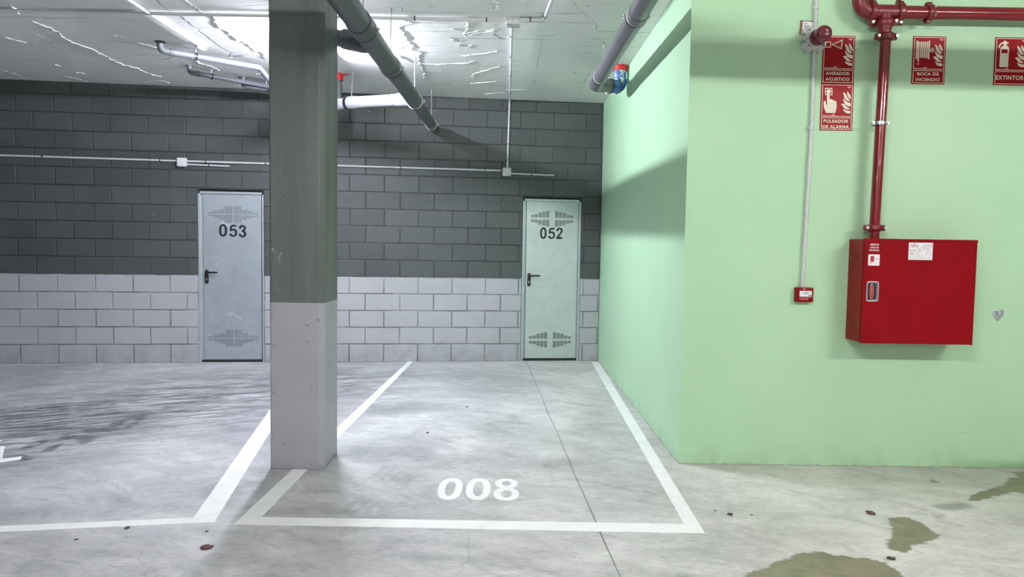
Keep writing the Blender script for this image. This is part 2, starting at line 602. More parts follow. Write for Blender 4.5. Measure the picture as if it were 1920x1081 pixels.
def arc(a, corner, b, r, n=8):
    """points rounding the corner of path a -> corner -> b"""
    a, c, b = Vector(a), Vector(corner), Vector(b)
    d1, d2 = (a - c).normalized(), (b - c).normalized()
    ang = d1.angle(d2)
    t = r / math.tan(ang / 2)
    p1, p2 = c + d1 * t, c + d2 * t
    cen = c + (d1 + d2).normalized() * (r / math.sin(ang / 2))
    out = []
    for i in range(n + 1):
        k = i / n
        v = (p1 - cen).lerp(p2 - cen, k)
        out.append(cen + v.normalized() * r)
    return out


def circle(cx, cy, r, n=32, ry=None):
    ry = ry or r
    return [(cx + r * math.cos(2 * PI * i / n), cy + ry * math.sin(2 * PI * i / n)) for i in range(n)]


def rrect(x0, y0, x1, y1, r, n=5):
    out = []
    for cx, cy, a0 in ((x1 - r, y1 - r, 0), (x0 + r, y1 - r, PI / 2), (x0 + r, y0 + r, PI), (x1 - r, y0 + r, 1.5 * PI)):
        out += [(cx + r * math.cos(a0 + PI / 2 * i / n), cy + r * math.sin(a0 + PI / 2 * i / n)) for i in range(n + 1)]
    return out


def text_mb(txt, mat4, width=None, height=None, bold=.02, depth=.0006, spacing=1.0, align='CENTER'):
    """lettering as a mesh: local x right, y up, centred on (0,0); fitted to width x height"""
    cu = bpy.data.curves.new('lettering', 'FONT')
    cu.body = txt
    cu.offset = bold
    cu.space_character = spacing
    cu.space_line = .92
    cu.align_x = align
    cu.resolution_u = 4
    ob = bpy.data.objects.new('lettering', cu)
    COL.objects.link(ob)
    dg = bpy.context.evaluated_depsgraph_get()
    me = bpy.data.meshes.new_from_object(ob.evaluated_get(dg))
    vs = [v.co.copy() for v in me.vertices]
    fs = [tuple(p.vertices) for p in me.polygons]
    bpy.data.objects.remove(ob)
    bpy.data.curves.remove(cu)
    bpy.data.meshes.remove(me)
    x0, x1 = min(v.x for v in vs), max(v.x for v in vs)
    y0, y1 = min(v.y for v in vs), max(v.y for v in vs)
    sy = height / (y1 - y0) if height else width / (x1 - x0)
    sx = width / (x1 - x0) if width else sy
    mb = MB()
    mb.add([mat4 @ Vector(((v.x - (x0 + x1) / 2) * sx, (v.y - (y0 + y1) / 2) * sy, depth)) for v in vs], fs)
    return mb


def front(x, z, out=0.0):
    """frame of the near green wall: local x right, y up, z towards the lane"""
    return Matrix(((1, 0, 0, x), (0, 0, -1, YF - out), (0, 1, 0, z), (0, 0, 0, 1)))


def onwall(s, z, out=0.0):
    p = wall(s, z, out)
    return Matrix(((CT, 0, ST, p.x), (ST, 0, -CT, p.y), (0, 1, 0, z), (0, 0, 0, 1)))


# ------------------------------------------------------------------ floor with baked-in stain distances
def poly_sd(px, py, poly):
    """signed distance, positive inside"""
    d = np.full(px.shape, 1e9)
    inside = np.zeros(px.shape, bool)
    n = len(poly)
    for i in range(n):
        ax, ay = poly[i]
        bx, by = poly[(i + 1) % n]
        ex, ey = bx - ax, by - ay
        wx, wy = px - ax, py - ay
        t = np.clip((wx * ex + wy * ey) / (ex * ex + ey * ey + 1e-12), 0, 1)
        d = np.minimum(d, (wx - ex * t) ** 2 + (wy - ey * t) ** 2)
        c = ((ay > py) != (by > py)) & (px < (bx - ax) * (py - ay) / (by - ay + 1e-12) + ax)
        inside ^= c
    d = np.sqrt(d)
    return np.where(inside, d, -d)


def build_floor():
    xs = np.unique(np.round(np.concatenate([np.linspace(-9, -5, 9), np.arange(-5, 3.9, .022), np.linspace(3.9, 9, 11)]), 4))
    ys = np.unique(np.round(np.concatenate([np.linspace(-8, 2.6, 14), np.arange(2.6, 7.2, .022), np.arange(7.2, 9.0, .06), np.linspace(9.0, 9.6, 3)]), 4))
    gx, gy = np.meshgrid(xs, ys)
    nx, ny = len(xs), len(ys)
    co = np.stack([gx.ravel(), gy.ravel(), np.zeros(nx * ny)], 1)
    me = bpy.data.meshes.new('floor')
    me.vertices.add(nx * ny)
    me.vertices.foreach_set('co', co.ravel())
    i, j = np.meshgrid(np.arange(nx - 1), np.arange(ny - 1))
    a = (j * nx + i).ravel()
    q = np.stack([a, a + 1, a + nx + 1, a + nx], 1)
    me.loops.add(q.size)
    me.loops.foreach_set('vertex_index', q.ravel())
    me.polygons.add(len(q))
    me.polygons.foreach_set('loop_start', np.arange(0, q.size, 4))
    me.update(calc_edges=True)
    px, py = co[:, 0], co[:, 1]

    def polys(L):
        d = np.full(px.shape, -1.0)
        for P in L:
            pts = [fl(*p)[:2] for p in P]
            d = np.maximum(d, poly_sd(px, py, pts))
        return d

    stain = polys([
        [(1380, 1085), (1400, 1073), (1430, 1065), (1450, 1053), (1475, 1048), (1493, 1036), (1545, 1034), (1560, 1040), (1600, 1043), (1640, 1048),
         (1668, 1058), (1688, 1072), (1700, 1095), (1690, 1130), (1500, 1140), (1400, 1120)],
        [(1668, 970), (1683, 968), (1705, 969), (1730, 980), (1748, 994), (1766, 1004), (1765, 1009), (1752, 1010), (1746, 1014), (1712, 1022),
         (1702, 1036), (1680, 1033), (1660, 1026), (1663, 1010), (1675, 1003), (1670, 990)],
        [(1812, 938), (1822, 926), (1848, 918), (1884, 908), (1888, 896), (1912, 893), (1890, 884), (1960, 882), (1990, 925), (1920, 926),
         (1905, 922), (1850, 934), (1836, 939)],
        [(1738, 898), (1750, 897), (1763, 904), (1750, 906)],
    ])
    smudge = polys([[(1738, 947), (1770, 943), (1800, 940), (1826, 946), (1828, 952), (1800, 956), (1770, 957)],
                    [(1722, 950), (1735, 949), (1740, 957), (1732, 956)], [(1750, 966), (1770, 963), (1772, 970), (1756, 972)],
                    [(1655, 1044), (1680, 1042), (1684, 1050), (1660, 1052)]])
    P0, P1 = Vector((-4.6, 4.6)), Vector((-2.0, 7.2))
    d = (P1 - P0)
    tt = np.clip(((px - P0.x) * d.x + (py - P0.y) * d.y) / d.length_squared, -.2, 1)
    dist = np.hypot(px - P0.x - d.x * tt, py - P0.y - d.y * tt)
    grime = np.clip(1.4 - dist / 1.25, 0, 1)
    tread = np.zeros(px.shape)
    # two rows of tread lugs curving away, and one ribbed tyre patch
    rnd = random.Random(3)
    for row in (((20, 868), (70, 848), (130, 835), (190, 812), (235, 800), (275, 792)), ((28, 838), (85, 825), (150, 812), (200, 800), (240, 790), (280, 780))):
        pts = [fl(*p).to_2d() for p in row]
        for k in range(len(pts) - 1):
            seg = pts[k + 1] - pts[k]
            nl = max(1, int(seg.length / .17))
            ang = math.atan2(seg.y, seg.x) + .9
            for m in range(nl):
                c = pts[k] + seg * ((m + .5) / nl)
                c = c + Vector((rnd.uniform(-.03, .03), rnd.uniform(-.03, .03)))
                u = (px - c.x) * math.cos(ang) + (py - c.y) * math.sin(ang)
                v = -(px - c.x) * math.sin(ang) + (py - c.y) * math.cos(ang)
                u = u + .025 * np.sin(9 * v + c.x * 7) + .02 * np.sin(31 * v)
                v = v + .02 * np.sin(14 * u + c.y * 9)
                q = (np.abs(u / .095) ** 2.6 + np.abs(v / (.045 + .01 * math.sin(c.x * 40))) ** 2.6) ** .38
                tread = np.maximum(tread, np.clip((1.25 - q) * 2.5, 0, 1))
    for (ua, ub, v0, v1, nn) in ((72, 122, 758, 800, 10), (8, 62, 770, 818, 9), (150, 215, 752, 775, 5)):
        for k in range(nn):
            v = v0 + (v1 - v0) * k / (nn - 1)
            A, B = fl(ua + k * 1.5, v + 3).to_2d(), fl(ub, v - 1).to_2d()
            sg = B - A
            t2 = np.clip(((px - A.x) * sg.x + (py - A.y) * sg.y) / sg.length_squared, 0, 1)
            q = np.hypot(px - A.x - sg.x * t2, py - A.y - sg.y * t2)
            tread = np.maximum(tread, np.clip(1.5 - q / .022, 0, 1))
    faint = np.zeros(px.shape)
    for (u0, v0, u1, v1, nn) in ((660, 945, 722, 968, 5), (712, 885, 762, 905, 5), (655, 985, 720, 975, 4)):
        for k in range(nn):
            c = fl(u0 + (u1 - u0) * k / (nn - 1), v0 + (v1 - v0) * k / (nn - 1)).to_2d()
            u, v = px - c.x - .15 * (py - c.y), py - c.y
            q = np.maximum(np.abs(u) / .02, np.abs(v) / .12)
            faint = np.maximum(faint, np.clip((1.3 - q) * 2, 0, 1))
    for nm, arr in (('stain', stain), ('smudge', smudge), ('grime', grime), ('tread', tread), ('faint', faint)):
        at = me.attributes.new(nm, 'FLOAT', 'POINT')
        at.data.foreach_set('value', arr.astype(np.float32))
    me.materials.append(M['floor'])
    o = bpy.data.objects.new('floor', me)
    COL.objects.link(o)
    tag(o, 'smooth grey trowelled concrete floor with tyre marks and olive damp stains', 'floor', kind='structure')


build_floor()

# ceiling slab
def build_ceiling():
    mb = MB().box((-9, -8, HC), (9, 9.6, HC + .2))
    nface = len(mb.f)
    rnd = random.Random(5)

    def jag(P, amp, n):
        """roughen a polyline of ceiling points"""
        out = [P[0]]
        for a, b in zip(P[:-1], P[1:]):
            d = b - a
            q = Vector((-d.y, d.x, 0)).normalized()
            for k in range(1, n):
                out.append(a + d * (k / n) + q * rnd.uniform(-amp, amp))
            out.append(b)
        return out

    def strip(P, w_, h_):
        vs, fs = [], []
        n = len(P)
        for k, p in enumerate(P):
            a = P[max(0, k - 1)]
            b = P[min(n - 1, k + 1)]
            d = (b - a).normalized()
            q = Vector((-d.y, d.x, 0))
            ww = w_ * (.35 + rnd.random()) * (.25 if k in (0, n - 1) else 1)
            hh = h_ * (.4 + rnd.random())
            vs += [p + q * ww, p - Vector((0, 0, hh)), p - q * ww]
            if k:
                o = 3 * k
                fs += [(o - 3, o, o + 1, o - 2), (o - 2, o + 1, o + 2, o - 1)]
        mb.add(vs, fs)

    def cpt(u, v, ox, oy, k):
        return hit(ox + u / k, oy + v / k, (0, 0, HC), (0, 0, 1))

    A, B, C = (0, 0, 3.002), (480, 0, 3.86), (860, 0, 2.845)
    ridges = [
        (A, 6, [(185, 120), (290, 155), (345, 195), (400, 235), (490, 265), (580, 305), (650, 345), (700, 365), (770, 380), (830, 410), (910, 430)]),
        (A, 9, [(770, 235), (880, 265), (960, 290), (1040, 310), (1100, 335), (1120, 355), (1190, 370), (1235, 395)]),
        (A, 9, [(1045, 0), (1100, 40), (1150, 75), (1195, 90), (1225, 140), (1290, 185), (1330, 220), (1390, 245), (1420, 275), (1480, 300), (1500, 330)]),
        (A, 5, [(30, 210), (90, 225), (150, 240)]), (A, 6, [(365, 425), (430, 440), (500, 462)]), (A, 5, [(380, 415), (430, 405), (480, 415)]),
        (A, 5, [(640, 195), (720, 220)]), (A, 5, [(800, 460), (890, 450), (955, 465)]), (A, 4, [(890, 340), (960, 325), (1030, 310)]),
        (A, 5, [(1230, 495), (1360, 480)]), (A, 5, [(1440, 415), (1500, 405)]), (A, 4, [(0, 395), (60, 405), (120, 430)]), (A, 4, [(110, 75), (60, 30), (40, 0)]),
        (A, 5, [(1290, 325), (1370, 308), (1440, 300)]), (A, 4, [(310, 362), (350, 372)]),
        (B, 5, [(1085, 115), (1080, 150), (1130, 165), (1040, 190), (1070, 230), (1090, 290), (1130, 320), (1120, 350), (1190, 375), (1180, 400), (1180, 460), (1220, 520), (1210, 560)]),
        (B, 6, [(1000, 390), (1080, 425), (1160, 460)]), (B, 6, [(985, 325), (1090, 305)]), (B, 5, [(1010, 350), (1090, 335)]), (B, 5, [(1190, 460), (1340, 463), (1530, 455)]),
        (B, 5, [(1480, 400), (1544, 395)]), (B, 5, [(1350, 215), (1420, 205), (1475, 230)]), (B, 5, [(1400, 270), (1440, 300), (1500, 290)]), (B, 4, [(880, 60), (960, 75)]),
        (C, 6, [(45, 90), (50, 130), (40, 160), (30, 190), (60, 185), (185, 165)]), (C, 8, [(25, 298), (110, 287), (205, 272)]), (C, 8, [(62, 445), (120, 440), (200, 432)]),
        (C, 7, [(70, 415), (75, 395), (130, 377), (215, 352)]), (C, 6, [(138, 500), (245, 492)]), (C, 6, [(20, 180), (60, 172), (190, 155)]), (C, 5, [(0, 235), (40, 255), (70, 240)]),
        (C, 5, [(0, 340), (50, 338), (80, 325)]), (C, 4, [(390, 435), (440, 430)]), (C, 4, [(250, 478), (370, 478)]), (C, 4, [(80, 480), (150, 530)]), (C, 4, [(205, 60), (205, 20), (195, 0)]),
    ]
    for (src, w_, P) in ridges:
        strip(jag([cpt(u, v, *src) for u, v in P], .018, 5), w_ * .00055, .005)
    nridge = len(mb.f)
    cracks = [
        (C, 3, [(735, 165), (790, 168), (840, 170)]), (C, 2, [(700, 203), (760, 208), (800, 208)]), (C, 2, [(735, 165), (733, 125)]), (C, 2, [(400, 190), (455, 193), (520, 188)]),
        (C, 2, [(230, 322), (300, 325), (370, 328)]), (C, 2, [(190, 130), (215, 155), (185, 185), (230, 210)]), (C, 1.3, [(600, 0), (640, 50), (700, 100), (740, 130)]),
        (C, 1.3, [(712, 345), (680, 410), (640, 500)]), (C, 1.3, [(452, 195), (430, 300), (415, 380)]), (C, 2.4, [(775, 225), (775, 262)]), (C, 2, [(680, 35), (698, 28)]),
        (C, 2, [(665, 245), (720, 245)]), (C, 2, [(668, 280), (740, 282)]), (C, 2, [(865, 88), (885, 90)]), (C, 2, [(390, 430), (460, 432)]), (C, 1.5, [(610, 375), (630, 395)]),
        (C, 1.6, [(165, 20), (190, 30), (180, 45), (205, 60)]), (C, 1.5, [(240, 108), (420, 112)]),
        (B, 2.5, [(1090, 155), (1180, 165), (1290, 165), (1420, 172)]), (B, 1.6, [(1130, 225), (1250, 225), (1400, 232)]), (B, 2, [(1180, 370), (1300, 375), (1500, 372)]),
        (B, 2, [(1030, 50), (1060, 60), (1050, 80), (1090, 85)]), (B, 1.6, [(1250, 45), (1290, 48)]), (B, 1.6, [(1180, 520), (1400, 525)]), (B, 1.5, [(1180, 600), (1300, 610), (1430, 600)]),
        (A, 2.5, [(0, 45), (55, 48)]), (A, 2, [(180, 57), (330, 60)]), (A, 2, [(245, 104), (400, 106)]), (A, 3, [(438, 92), (465, 88)]), (A, 1.8, [(520, 65), (720, 72)]),
        (A, 1.5, [(690, 110), (780, 120)]), (A, 1.6, [(240, 345), (330, 350)]), (A, 1.4, [(800, 300), (850, 298)]), (A, 3, [(885, 0), (900, 20), (950, 60), (1020, 90), (1070, 130), (1090, 150)]),
        (A, 2, [(1130, 175), (1250, 268), (1310, 295), (1290, 320)]), (A, 2.2, [(1380, 35), (1500, 28)]), (A, 1.5, [(560, 400), (640, 405)]), (A, 1.5, [(470, 350), (560, 356)]),
    ]
    for (src, w_, P) in cracks:
        strip(jag([cpt(u, v, *src) for u, v in P], .008, 4), w_ * .0011, .0012)
    ncr = len(mb.f)
    me = bpy.data.meshes.new('ceiling')
    me.from_pydata([tuple(v) for v in mb.v], [], mb.f)
    me.materials.append(M['ceiling'])
    me.materials.append(M['crack'])
    for k, p in enumerate(me.polygons):
        p.material_index = 1 if k >= nridge else 0
    o = bpy.data.objects.new('ceiling', me)
    COL.objects.link(o)
    tag(o, 'rough white painted concrete ceiling with formwork ridges', 'ceiling', kind='structure')


build_ceiling()

# ------------------------------------------------------------------ green walls
tag(MB().box((X1, YF + .15, 0), (X1 + .15, YB + .3, HC)).build('wall_right', M['green'], smooth=False),
    'receding green plaster wall beside the parking bay', 'wall', kind='structure')
mbw = MB()
zs = [0, HC]
mbw.box((X1, YF, 0), (9, YF + .15, HC))
tag(mbw.build('wall_front', M['green'], smooth=False), 'pale green plaster wall that carries the red hose cabinet', 'wall', kind='structure')
# the rest of the garage, out of the picture
tag(MB().box((-9.2, -8, 0), (-9, 9.6, HC)).build('wall_left', M['far'], smooth=False), 'pale painted wall at the far left end', 'wall', kind='structure')
tag(MB().box((-9.2, -8.2, 0), (9.2, -8, HC)).build('wall_behind', M['far'], smooth=False), 'pale painted wall across the drive lane', 'wall', kind='structure')
tag(MB().box((9, -8, 0), (9.2, 4.9, HC)).build('wall_far_right', M['far'], smooth=False), 'pale painted wall at the far right end', 'wall', kind='structure')

# ------------------------------------------------------------------ block wall
DOORS = {1: (4.003, 4.737), 2: (.25, .972)}   # s range of each opening
DOOR_TOP = 2.003


def build_blocks():
    vs, fs, joint, tone = [], [], [], []

    def quad(p, j, t):
        o = len(vs)
        vs.extend(p)
        joint.extend(j)
        tone.extend([t] * len(p))
        return o

    rnd = random.Random(11)
    g = .0045      # half joint
    ch = .004      # chamfer
    dp = .006      # joint depth
    smax = 10.4
    for k in range(16):
        z0, z1 = .2 * k + .012, min(.2 * k + .212, HC)
        if k == 0: z0 = 0
        start = .205 if k % 2 == 0 else .02
        joints = [0.0] + [start + .4035 * i for i in range(27)]
        joints = sorted(set(j for j in joints if 0 <= j <= smax)) + [smax]
        # split at doors
        spans = []
        for a, b in zip(joints[:-1], joints[1:]):
            if b - a < .03:
                continue
            parts = [(a, b)]
            if z0 < DOOR_TOP - .05:
                for s0, s1 in DOORS.values():
                    nw = []
                    for p, q in parts:
                        if q <= s0 or p >= s1:
                            nw.append((p, q))
                        else:
                            if p < s0: nw.append((p, s0))
                            if q > s1: nw.append((s1, q))
                    parts = nw
            spans += [p for p in parts if p[1] - p[0] > .012]
        for a, b in spans:
            off = rnd.gauss(0, .0009)
            tn = rnd.random()
            e = [rnd.uniform(-.0015, .0015) for _ in range(4)]
            la, lb = a + g + e[0], b - g + e[1]
            lz, hz = z0 + g + e[2], z1 - g + e[3]
            if k == 0: lz = 0
            tz = [rnd.uniform(-.0012, .0012) for _ in range(4)]
            o = quad([], [], tn)
            ring0 = [(la - g, lz - g if k else 0, -dp), (lb + g, lz - g if k else 0, -dp), (lb + g, hz + g, -dp), (la - g, hz + g, -dp)]
            ring1 = [(la, lz + (0 if k else .0), -dp + .001), (lb, lz, -dp + .001), (lb, hz, -dp + .001), (la, hz, -dp + .001)]
            ring2 = [(la + ch, lz + ch, off + tz[0]), (lb - ch, lz + ch, off + tz[1]), (lb - ch, hz - ch, off + tz[2]), (la + ch, hz - ch, off + tz[3])]
            o = len(vs)
            for r, jv in ((ring0, 1), (ring1, 1), (ring2, 0)):
                for (s, z, out) in r:
                    vs.append(wall(s, z, out))
                    joint.append(jv)
                    tone.append(tn)
            for lo in (0, 4):
                for i in range(4):
                    j = (i + 1) % 4
                    fs.append((o + lo + j, o + lo + i, o + lo + 4 + i, o + lo + 4 + j))
            fs.append((o + 11, o + 10, o + 9, o + 8))

    # solid core behind the block faces, with reveals at the doors
    def cbox(s0, s1, z0, z1, a, b):
        o = len(vs)
        for z in (z0, z1):
            for (s, t) in ((s0, a), (s1, a), (s1, b), (s0, b)):
                vs.append(wall(s, z, t))
                joint.append(.6)
                tone.append(.5)
        for f in ((0, 1, 2, 3), (7, 6, 5, 4), (0, 4, 5, 1), (1, 5, 6, 2), (2, 6, 7, 3), (3, 7, 4, 0)):
            fs.append(tuple(o + i for i in f))

    (b0, b1), (a0, a1) = DOORS[2], DOORS[1]
    for s0, s1, z0, z1 in ((0, b0, 0, DOOR_TOP), (b1, a0, 0, DOOR_TOP), (a1, smax, 0, DOOR_TOP), (0, smax, DOOR_TOP, HC)):
        cbox(s0, s1, z0, z1, -.0062, -.2)
    me = bpy.data.meshes.new('wall_back')
    me.from_pydata([tuple(v) for v in vs], [], fs)
    for nm, arr in (('joint', joint), ('tone', tone)):
        at = me.attributes.new(nm, 'FLOAT', 'POINT')
        at.data.foreach_set('value', arr)
    bm = bmesh.new()
    bm.from_mesh(me)
    bmesh.ops.recalc_face_normals(bm, faces=bm.faces)
    c = Vector((0, -20, 1.5))
    for f in bm.faces:
        pass
    bm.to_mesh(me)
    bm.free()
    me.materials.append(M['blocks'])
    o = bpy.data.objects.new('wall_back', me)
    COL.objects.link(o)
    tag(o, 'concrete block wall painted dark grey above and pale grey below', 'wall', kind='structure')


build_blocks()


# ------------------------------------------------------------------ doors
def smooth_poly(P, it=2):
    for _ in range(it):
        Q = []
        n = len(P)
        for i in range(n):
            a, b = P[i], P[(i + 1) % n]
            Q.append((a[0] * .75 + b[0] * .25, a[1] * .75 + b[1] * .25))
            Q.append((a[0] * .25 + b[0] * .75, a[1] * .25 + b[1] * .75))
        P = Q
    return P


DIGIT5 = [(670, 562), (830, 562), (830, 612), (718, 612), (705, 682), (735, 672), (790, 672), (830, 710), (843, 770), (838, 830), (805, 880), (740, 898), (680, 885),
          (640, 845), (632, 808), (695, 800), (710, 838), (742, 850), (775, 835), (788, 790), (782, 740), (755, 720), (725, 722), (700, 742), (645, 735)]
DIGIT2 = [(880, 655), (885, 610), (915, 570), (970, 552), (1040, 565), (1078, 610), (1075, 670), (1045, 720), (1000, 775), (960, 830), (1072, 832), (1074, 893), (864, 893),
          (885, 845), (930, 785), (990, 715), (1015, 665), (1018, 630), (1000, 605), (975, 602), (950, 620), (942, 660)]
DIGIT3 = [(915, 695), (930, 645), (965, 617), (1005, 612), (1055, 628), (1083, 670), (1078, 715), (1045, 745), (1078, 775), (1092, 820), (1080, 865), (1045, 895), (995, 903),
          (945, 885), (915, 840), (912, 820), (962, 812), (980, 850), (1005, 860), (1030, 845), (1038, 810), (1020, 780), (985, 772), (985, 728), (1015, 722), (1030, 700),
          (1028, 670), (1010, 655), (985, 660), (968, 705)]


def make_door(idx, number, label, leafmat, style):
    s0, s1 = DOORS[idx]
    base = wall((s0 + s1) / 2, 0, -.03)
    d = thing('door_%d' % idx, base, label, 'door', kind='structure')
    W = s1 - s0
    T = onwall(s1, 0, 0)          # local x right from the left edge, y up, z out
    z_out = -.012
    fr_ = MB()
    fr_.box((0.0, 0, -.10), (.026, DOOR_TOP - .026, z_out), T)
    fr_.box((W - .022, 0, -.10), (W, DOOR_TOP - .026, z_out), T)
    fr_.box((.026, DOOR_TOP - .052, -.10), (W - .022, DOOR_TOP - .026, z_out + .002), T)
    fr_.build('door_frame', M['frame'], d, smooth=False, bevel=.003)
    gp = MB()  # corner seals, plus dark blocks that paint shade into the top and threshold gaps
    gp.box((0, DOOR_TOP - .027, -.1), (W, DOOR_TOP, z_out - .02), T)
    gp.box((.0, DOOR_TOP - .05, -.02), (.024, DOOR_TOP - .004, z_out + .004), T)
    gp.box((W - .022, DOOR_TOP - .05, -.02), (W - .002, DOOR_TOP - .004, z_out + .004), T)
    gp.box((.004, 0, -.09), (W - .004, .026, z_out - .012), T)
    gp.build('door_seal_gap_shade', M['dark'], d, smooth=False)['label'] = 'black corner seals, and dark strips standing in for shade in the top and threshold gaps'
    lx0, lx1 = .052, W - .034
    lz0, lz1 = .03, DOOR_TOP - .052
    # rebate strip seen between frame and leaf
    MB().box((.026, .02, -.09), (lx0 - .004, lz1, -.042), T).box((lx1 + .004, .02, -.09), (W - .022, lz1, -.042), T).build('door_stop', M['frame'], d, smooth=False)
    MB().box((lx0, lz0, -.075), (lx1, lz1, -.024), T).build('door_leaf', leafmat, d, smooth=False, bevel=.004)
    zf = -.024
    cx = (lx0 + lx1) / 2 + (.012 if idx == 1 else -.005)
    # ventilation slots, top and bottom
    for zc in ((DOOR_TOP - .285, .280) if idx == 1 else (DOOR_TOP - .262, .258)):
        vb = MB()
        if style == 'herring':
            for sx in (-1, 1):
                for sy in (-1, 1):
                    for c in range(13):
                        x = cx + sx * (.017 + c * .0215)
                        hh = 4.6 - 4.0 * c / 12.5 if c > 3 else 4.6
                        nrow = max(1, int(round(hh)))
                        for rr in range(nrow):
                            z = zc + sy * (.014 + rr * .0185)
                            a = (.75 if (c + rr) % 2 else -.75)
                            L, w_ = .0105, .0026
                            dx, dz = math.cos(a) * L, math.sin(a) * L
                            nx, nz = -math.sin(a) * w_, math.cos(a) * w_
                            vb.prism([(x - dx - nx, z - dz - nz), (x + dx - nx, z + dz - nz), (x + dx + nx, z + dz + nz), (x - dx + nx, z - dz + nz)], zf - .001, zf + .0012, T)
        else:
            for sx in (-1, 1):
                for c in range(5):
                    xa = cx + sx * (.036 + c * .0465)
                    xb = xa + sx * .040
                    x0_, x1_ = min(xa, xb), max(xa, xb)
                    for sy in (-1, 1):
                        nrow = [8, 7, 6, 4, 3][c]
                        for rr in range(nrow):
                            z = zc + sy * (.018 + rr * .0102)
                            vb.box((x0_, z - .003, zf - .001), (x1_, z + .003, zf + .0012), T)
        vb.build('vent', M['slot'], d, smooth=False)
    # painted number
    nx_ = (lx0 + lx1) / 2 + (.006 if idx == 1 else -.012)
    nz_ = DOOR_TOP - (.476 if idx == 1 else .437)
    nm = MB()
    if idx == 1:
        k, ox, oy, q0 = .000502, 787, 757, (573, 745, 90, 143, 38, 98)
        D5 = [((x - 632) / 211 * 182 + 703, (y - 562) / 336 * 280 + 612) for x, y in DIGIT5]
        D3 = DIGIT3
    else:
        k, ox, oy, q0 = .000407, 732, 725, (488, 725, 98, 172, 42, 118)
        D5, D3 = DIGIT5, DIGIT2
    L = lambda P: [(nx_ + (x - ox) * k, nz_ - (y - oy) * k) for x, y in P]
    E = lambda rx, ry: [(q0[0] + rx * math.copysign(abs(math.cos(a)) ** .85, math.cos(a)), q0[1] + ry * math.copysign(abs(math.sin(a)) ** .85, math.sin(a))) for a in [2 * PI * i / 36 for i in range(36)]]
    nm.ring(L(E(q0[2], q0[3])), L(E(q0[4], q0[5])), zf - .001, zf + .0018, T)
    nm.prism(L(smooth_poly(D5, 1)), zf - .001, zf + .0018, T).prism(L(smooth_poly(D3, 1)), zf - .001, zf + .0018, T)
    nm.build('number_lettering', M['ink'], d, smooth=False)
    # lever handle
    hx, hz = lx0 + .038, 1.0
    h = MB()
    h.prism(rrect(hx - .021, hz - .085, hx + .021, hz + .078, .0205), zf, zf + .010, T)
    hd = h.build('door_handle', M['black'], d, bevel=.002)
    lv = MB()
    pts = [T @ Vector(p) for p in [(hx, hz + .045, zf), (hx, hz + .045, zf + .042), (hx + .02, hz + .046, zf + .052), (hx + .13, hz + .048, zf + .052)]]
    lv.tube(pts, [.010, .0105, .0105, .0085], 12)
    lv.build('lever', M['black'], hd)
    kh = MB().prism(circle(hx, hz - .026, .0075, 14), zf, zf + .0112, T).box((hx - .004, hz - .046, zf), (hx + .004, hz - .026, zf + .0112), T)
    kh.build('keyhole', M['chrome'], hd, smooth=False)
    return d


make_door(1, '053', 'bluish galvanised steel storage door numbered 053 left of the column', M['galv_blue'], 'herring')
make_door(2, '052', 'greenish galvanised steel storage door numbered 052 beside the green wall', M['galv_green'], 'slots')

# ------------------------------------------------------------------ column
cx0, cx1, cy0, cy1 = -1.462, -1.127, 4.425, 4.80
c1_ = .030
c0_ = .012
outl = [(cx0 + c0_, cy0), (cx1 - c1_, cy0), (cx1, cy0 + c1_), (cx1, cy1 - c1_), (cx1 - c1_, cy1), (cx0 + c0_, cy1), (cx0, cy1 - c0_), (cx0, cy0 + c0_)]
tag(MB().prism(outl, 0, HC).build('concrete_column', M['column'], smooth=False, bevel=.003, bseg=1),
    'square concrete column painted dark grey above and pale grey below', 'column')


# ------------------------------------------------------------------ floor markings
def marking(name, polys, label, cat, group=None):
    mb = MB()
    for P in polys:
        pts = []
        n = len(P)
        for i in range(n):
            a, b = Vector(P[i]), Vector(P[(i + 1) % n])
            pts.append(a)
        mb.prism([(p[0], p[1]) for p in pts], 0.0, .0016)
    return tag(mb.build(name, M['paint'], smooth=False), label, cat, group)


F2 = lambda *uv: tuple(fl(*uv)[:2])
# bay 008 outline: one painted line, left arm, front, right arm
mbay = MB()
def strip(mb, P, z=.0016):
    mb.prism(P, 0, z)
a0, a1 = F2(765, 677.5), F2(774, 677.5)
Lo, Li = F2(438, 982.5), F2(490, 969)
Ro, Ri = F2(1322, 999.5), F2(1283, 982)
bl, br = F2(1109, 678.5), F2(1123, 678.5)
mbay.prism([a0, a1, Li, Lo], 0, .0016).prism([Lo, Li, Ri, Ro], 0, .00155).prism([Ri, Ro, br, bl], 0, .0016)
tag(mbay.build('parking_line', M['paint'], smooth=False), 'white painted outline of parking bay 008 in front of door 052', 'floor marking')
mb2 = MB()
q0, q1 = F2(363, 970), F2(402, 978.5)
far0 = Vector(F2(503, 772)); far1 = Vector(F2(503, 812))
dirv = (far0 - Vector(q0)).normalized()
w_ = .125
nrm_ = Vector((dirv.y, -dirv.x))
end0 = Vector(q0) + dirv * 4.9
pA, pB = Vector(q0), Vector(q0) + nrm_ * w_
mb2.prism([tuple(q0), tuple(q1), tuple(end0 + nrm_ * .112), tuple(end0)], 0, .0016)
l4, l5 = Vector(F2(0, 986)), Vector(F2(0, 999.5))
dl = (l4 - Vector(q0)).normalized()
mb2.prism([tuple(q0), tuple(Vector(q0) + dl * 2.6), tuple(Vector(q1) + dl * 2.72), tuple(q1)], 0, .00155)
tag(mb2.build('parking_line', M['paint'], smooth=False), 'white painted corner of the neighbouring bay at the left edge', 'floor marking')


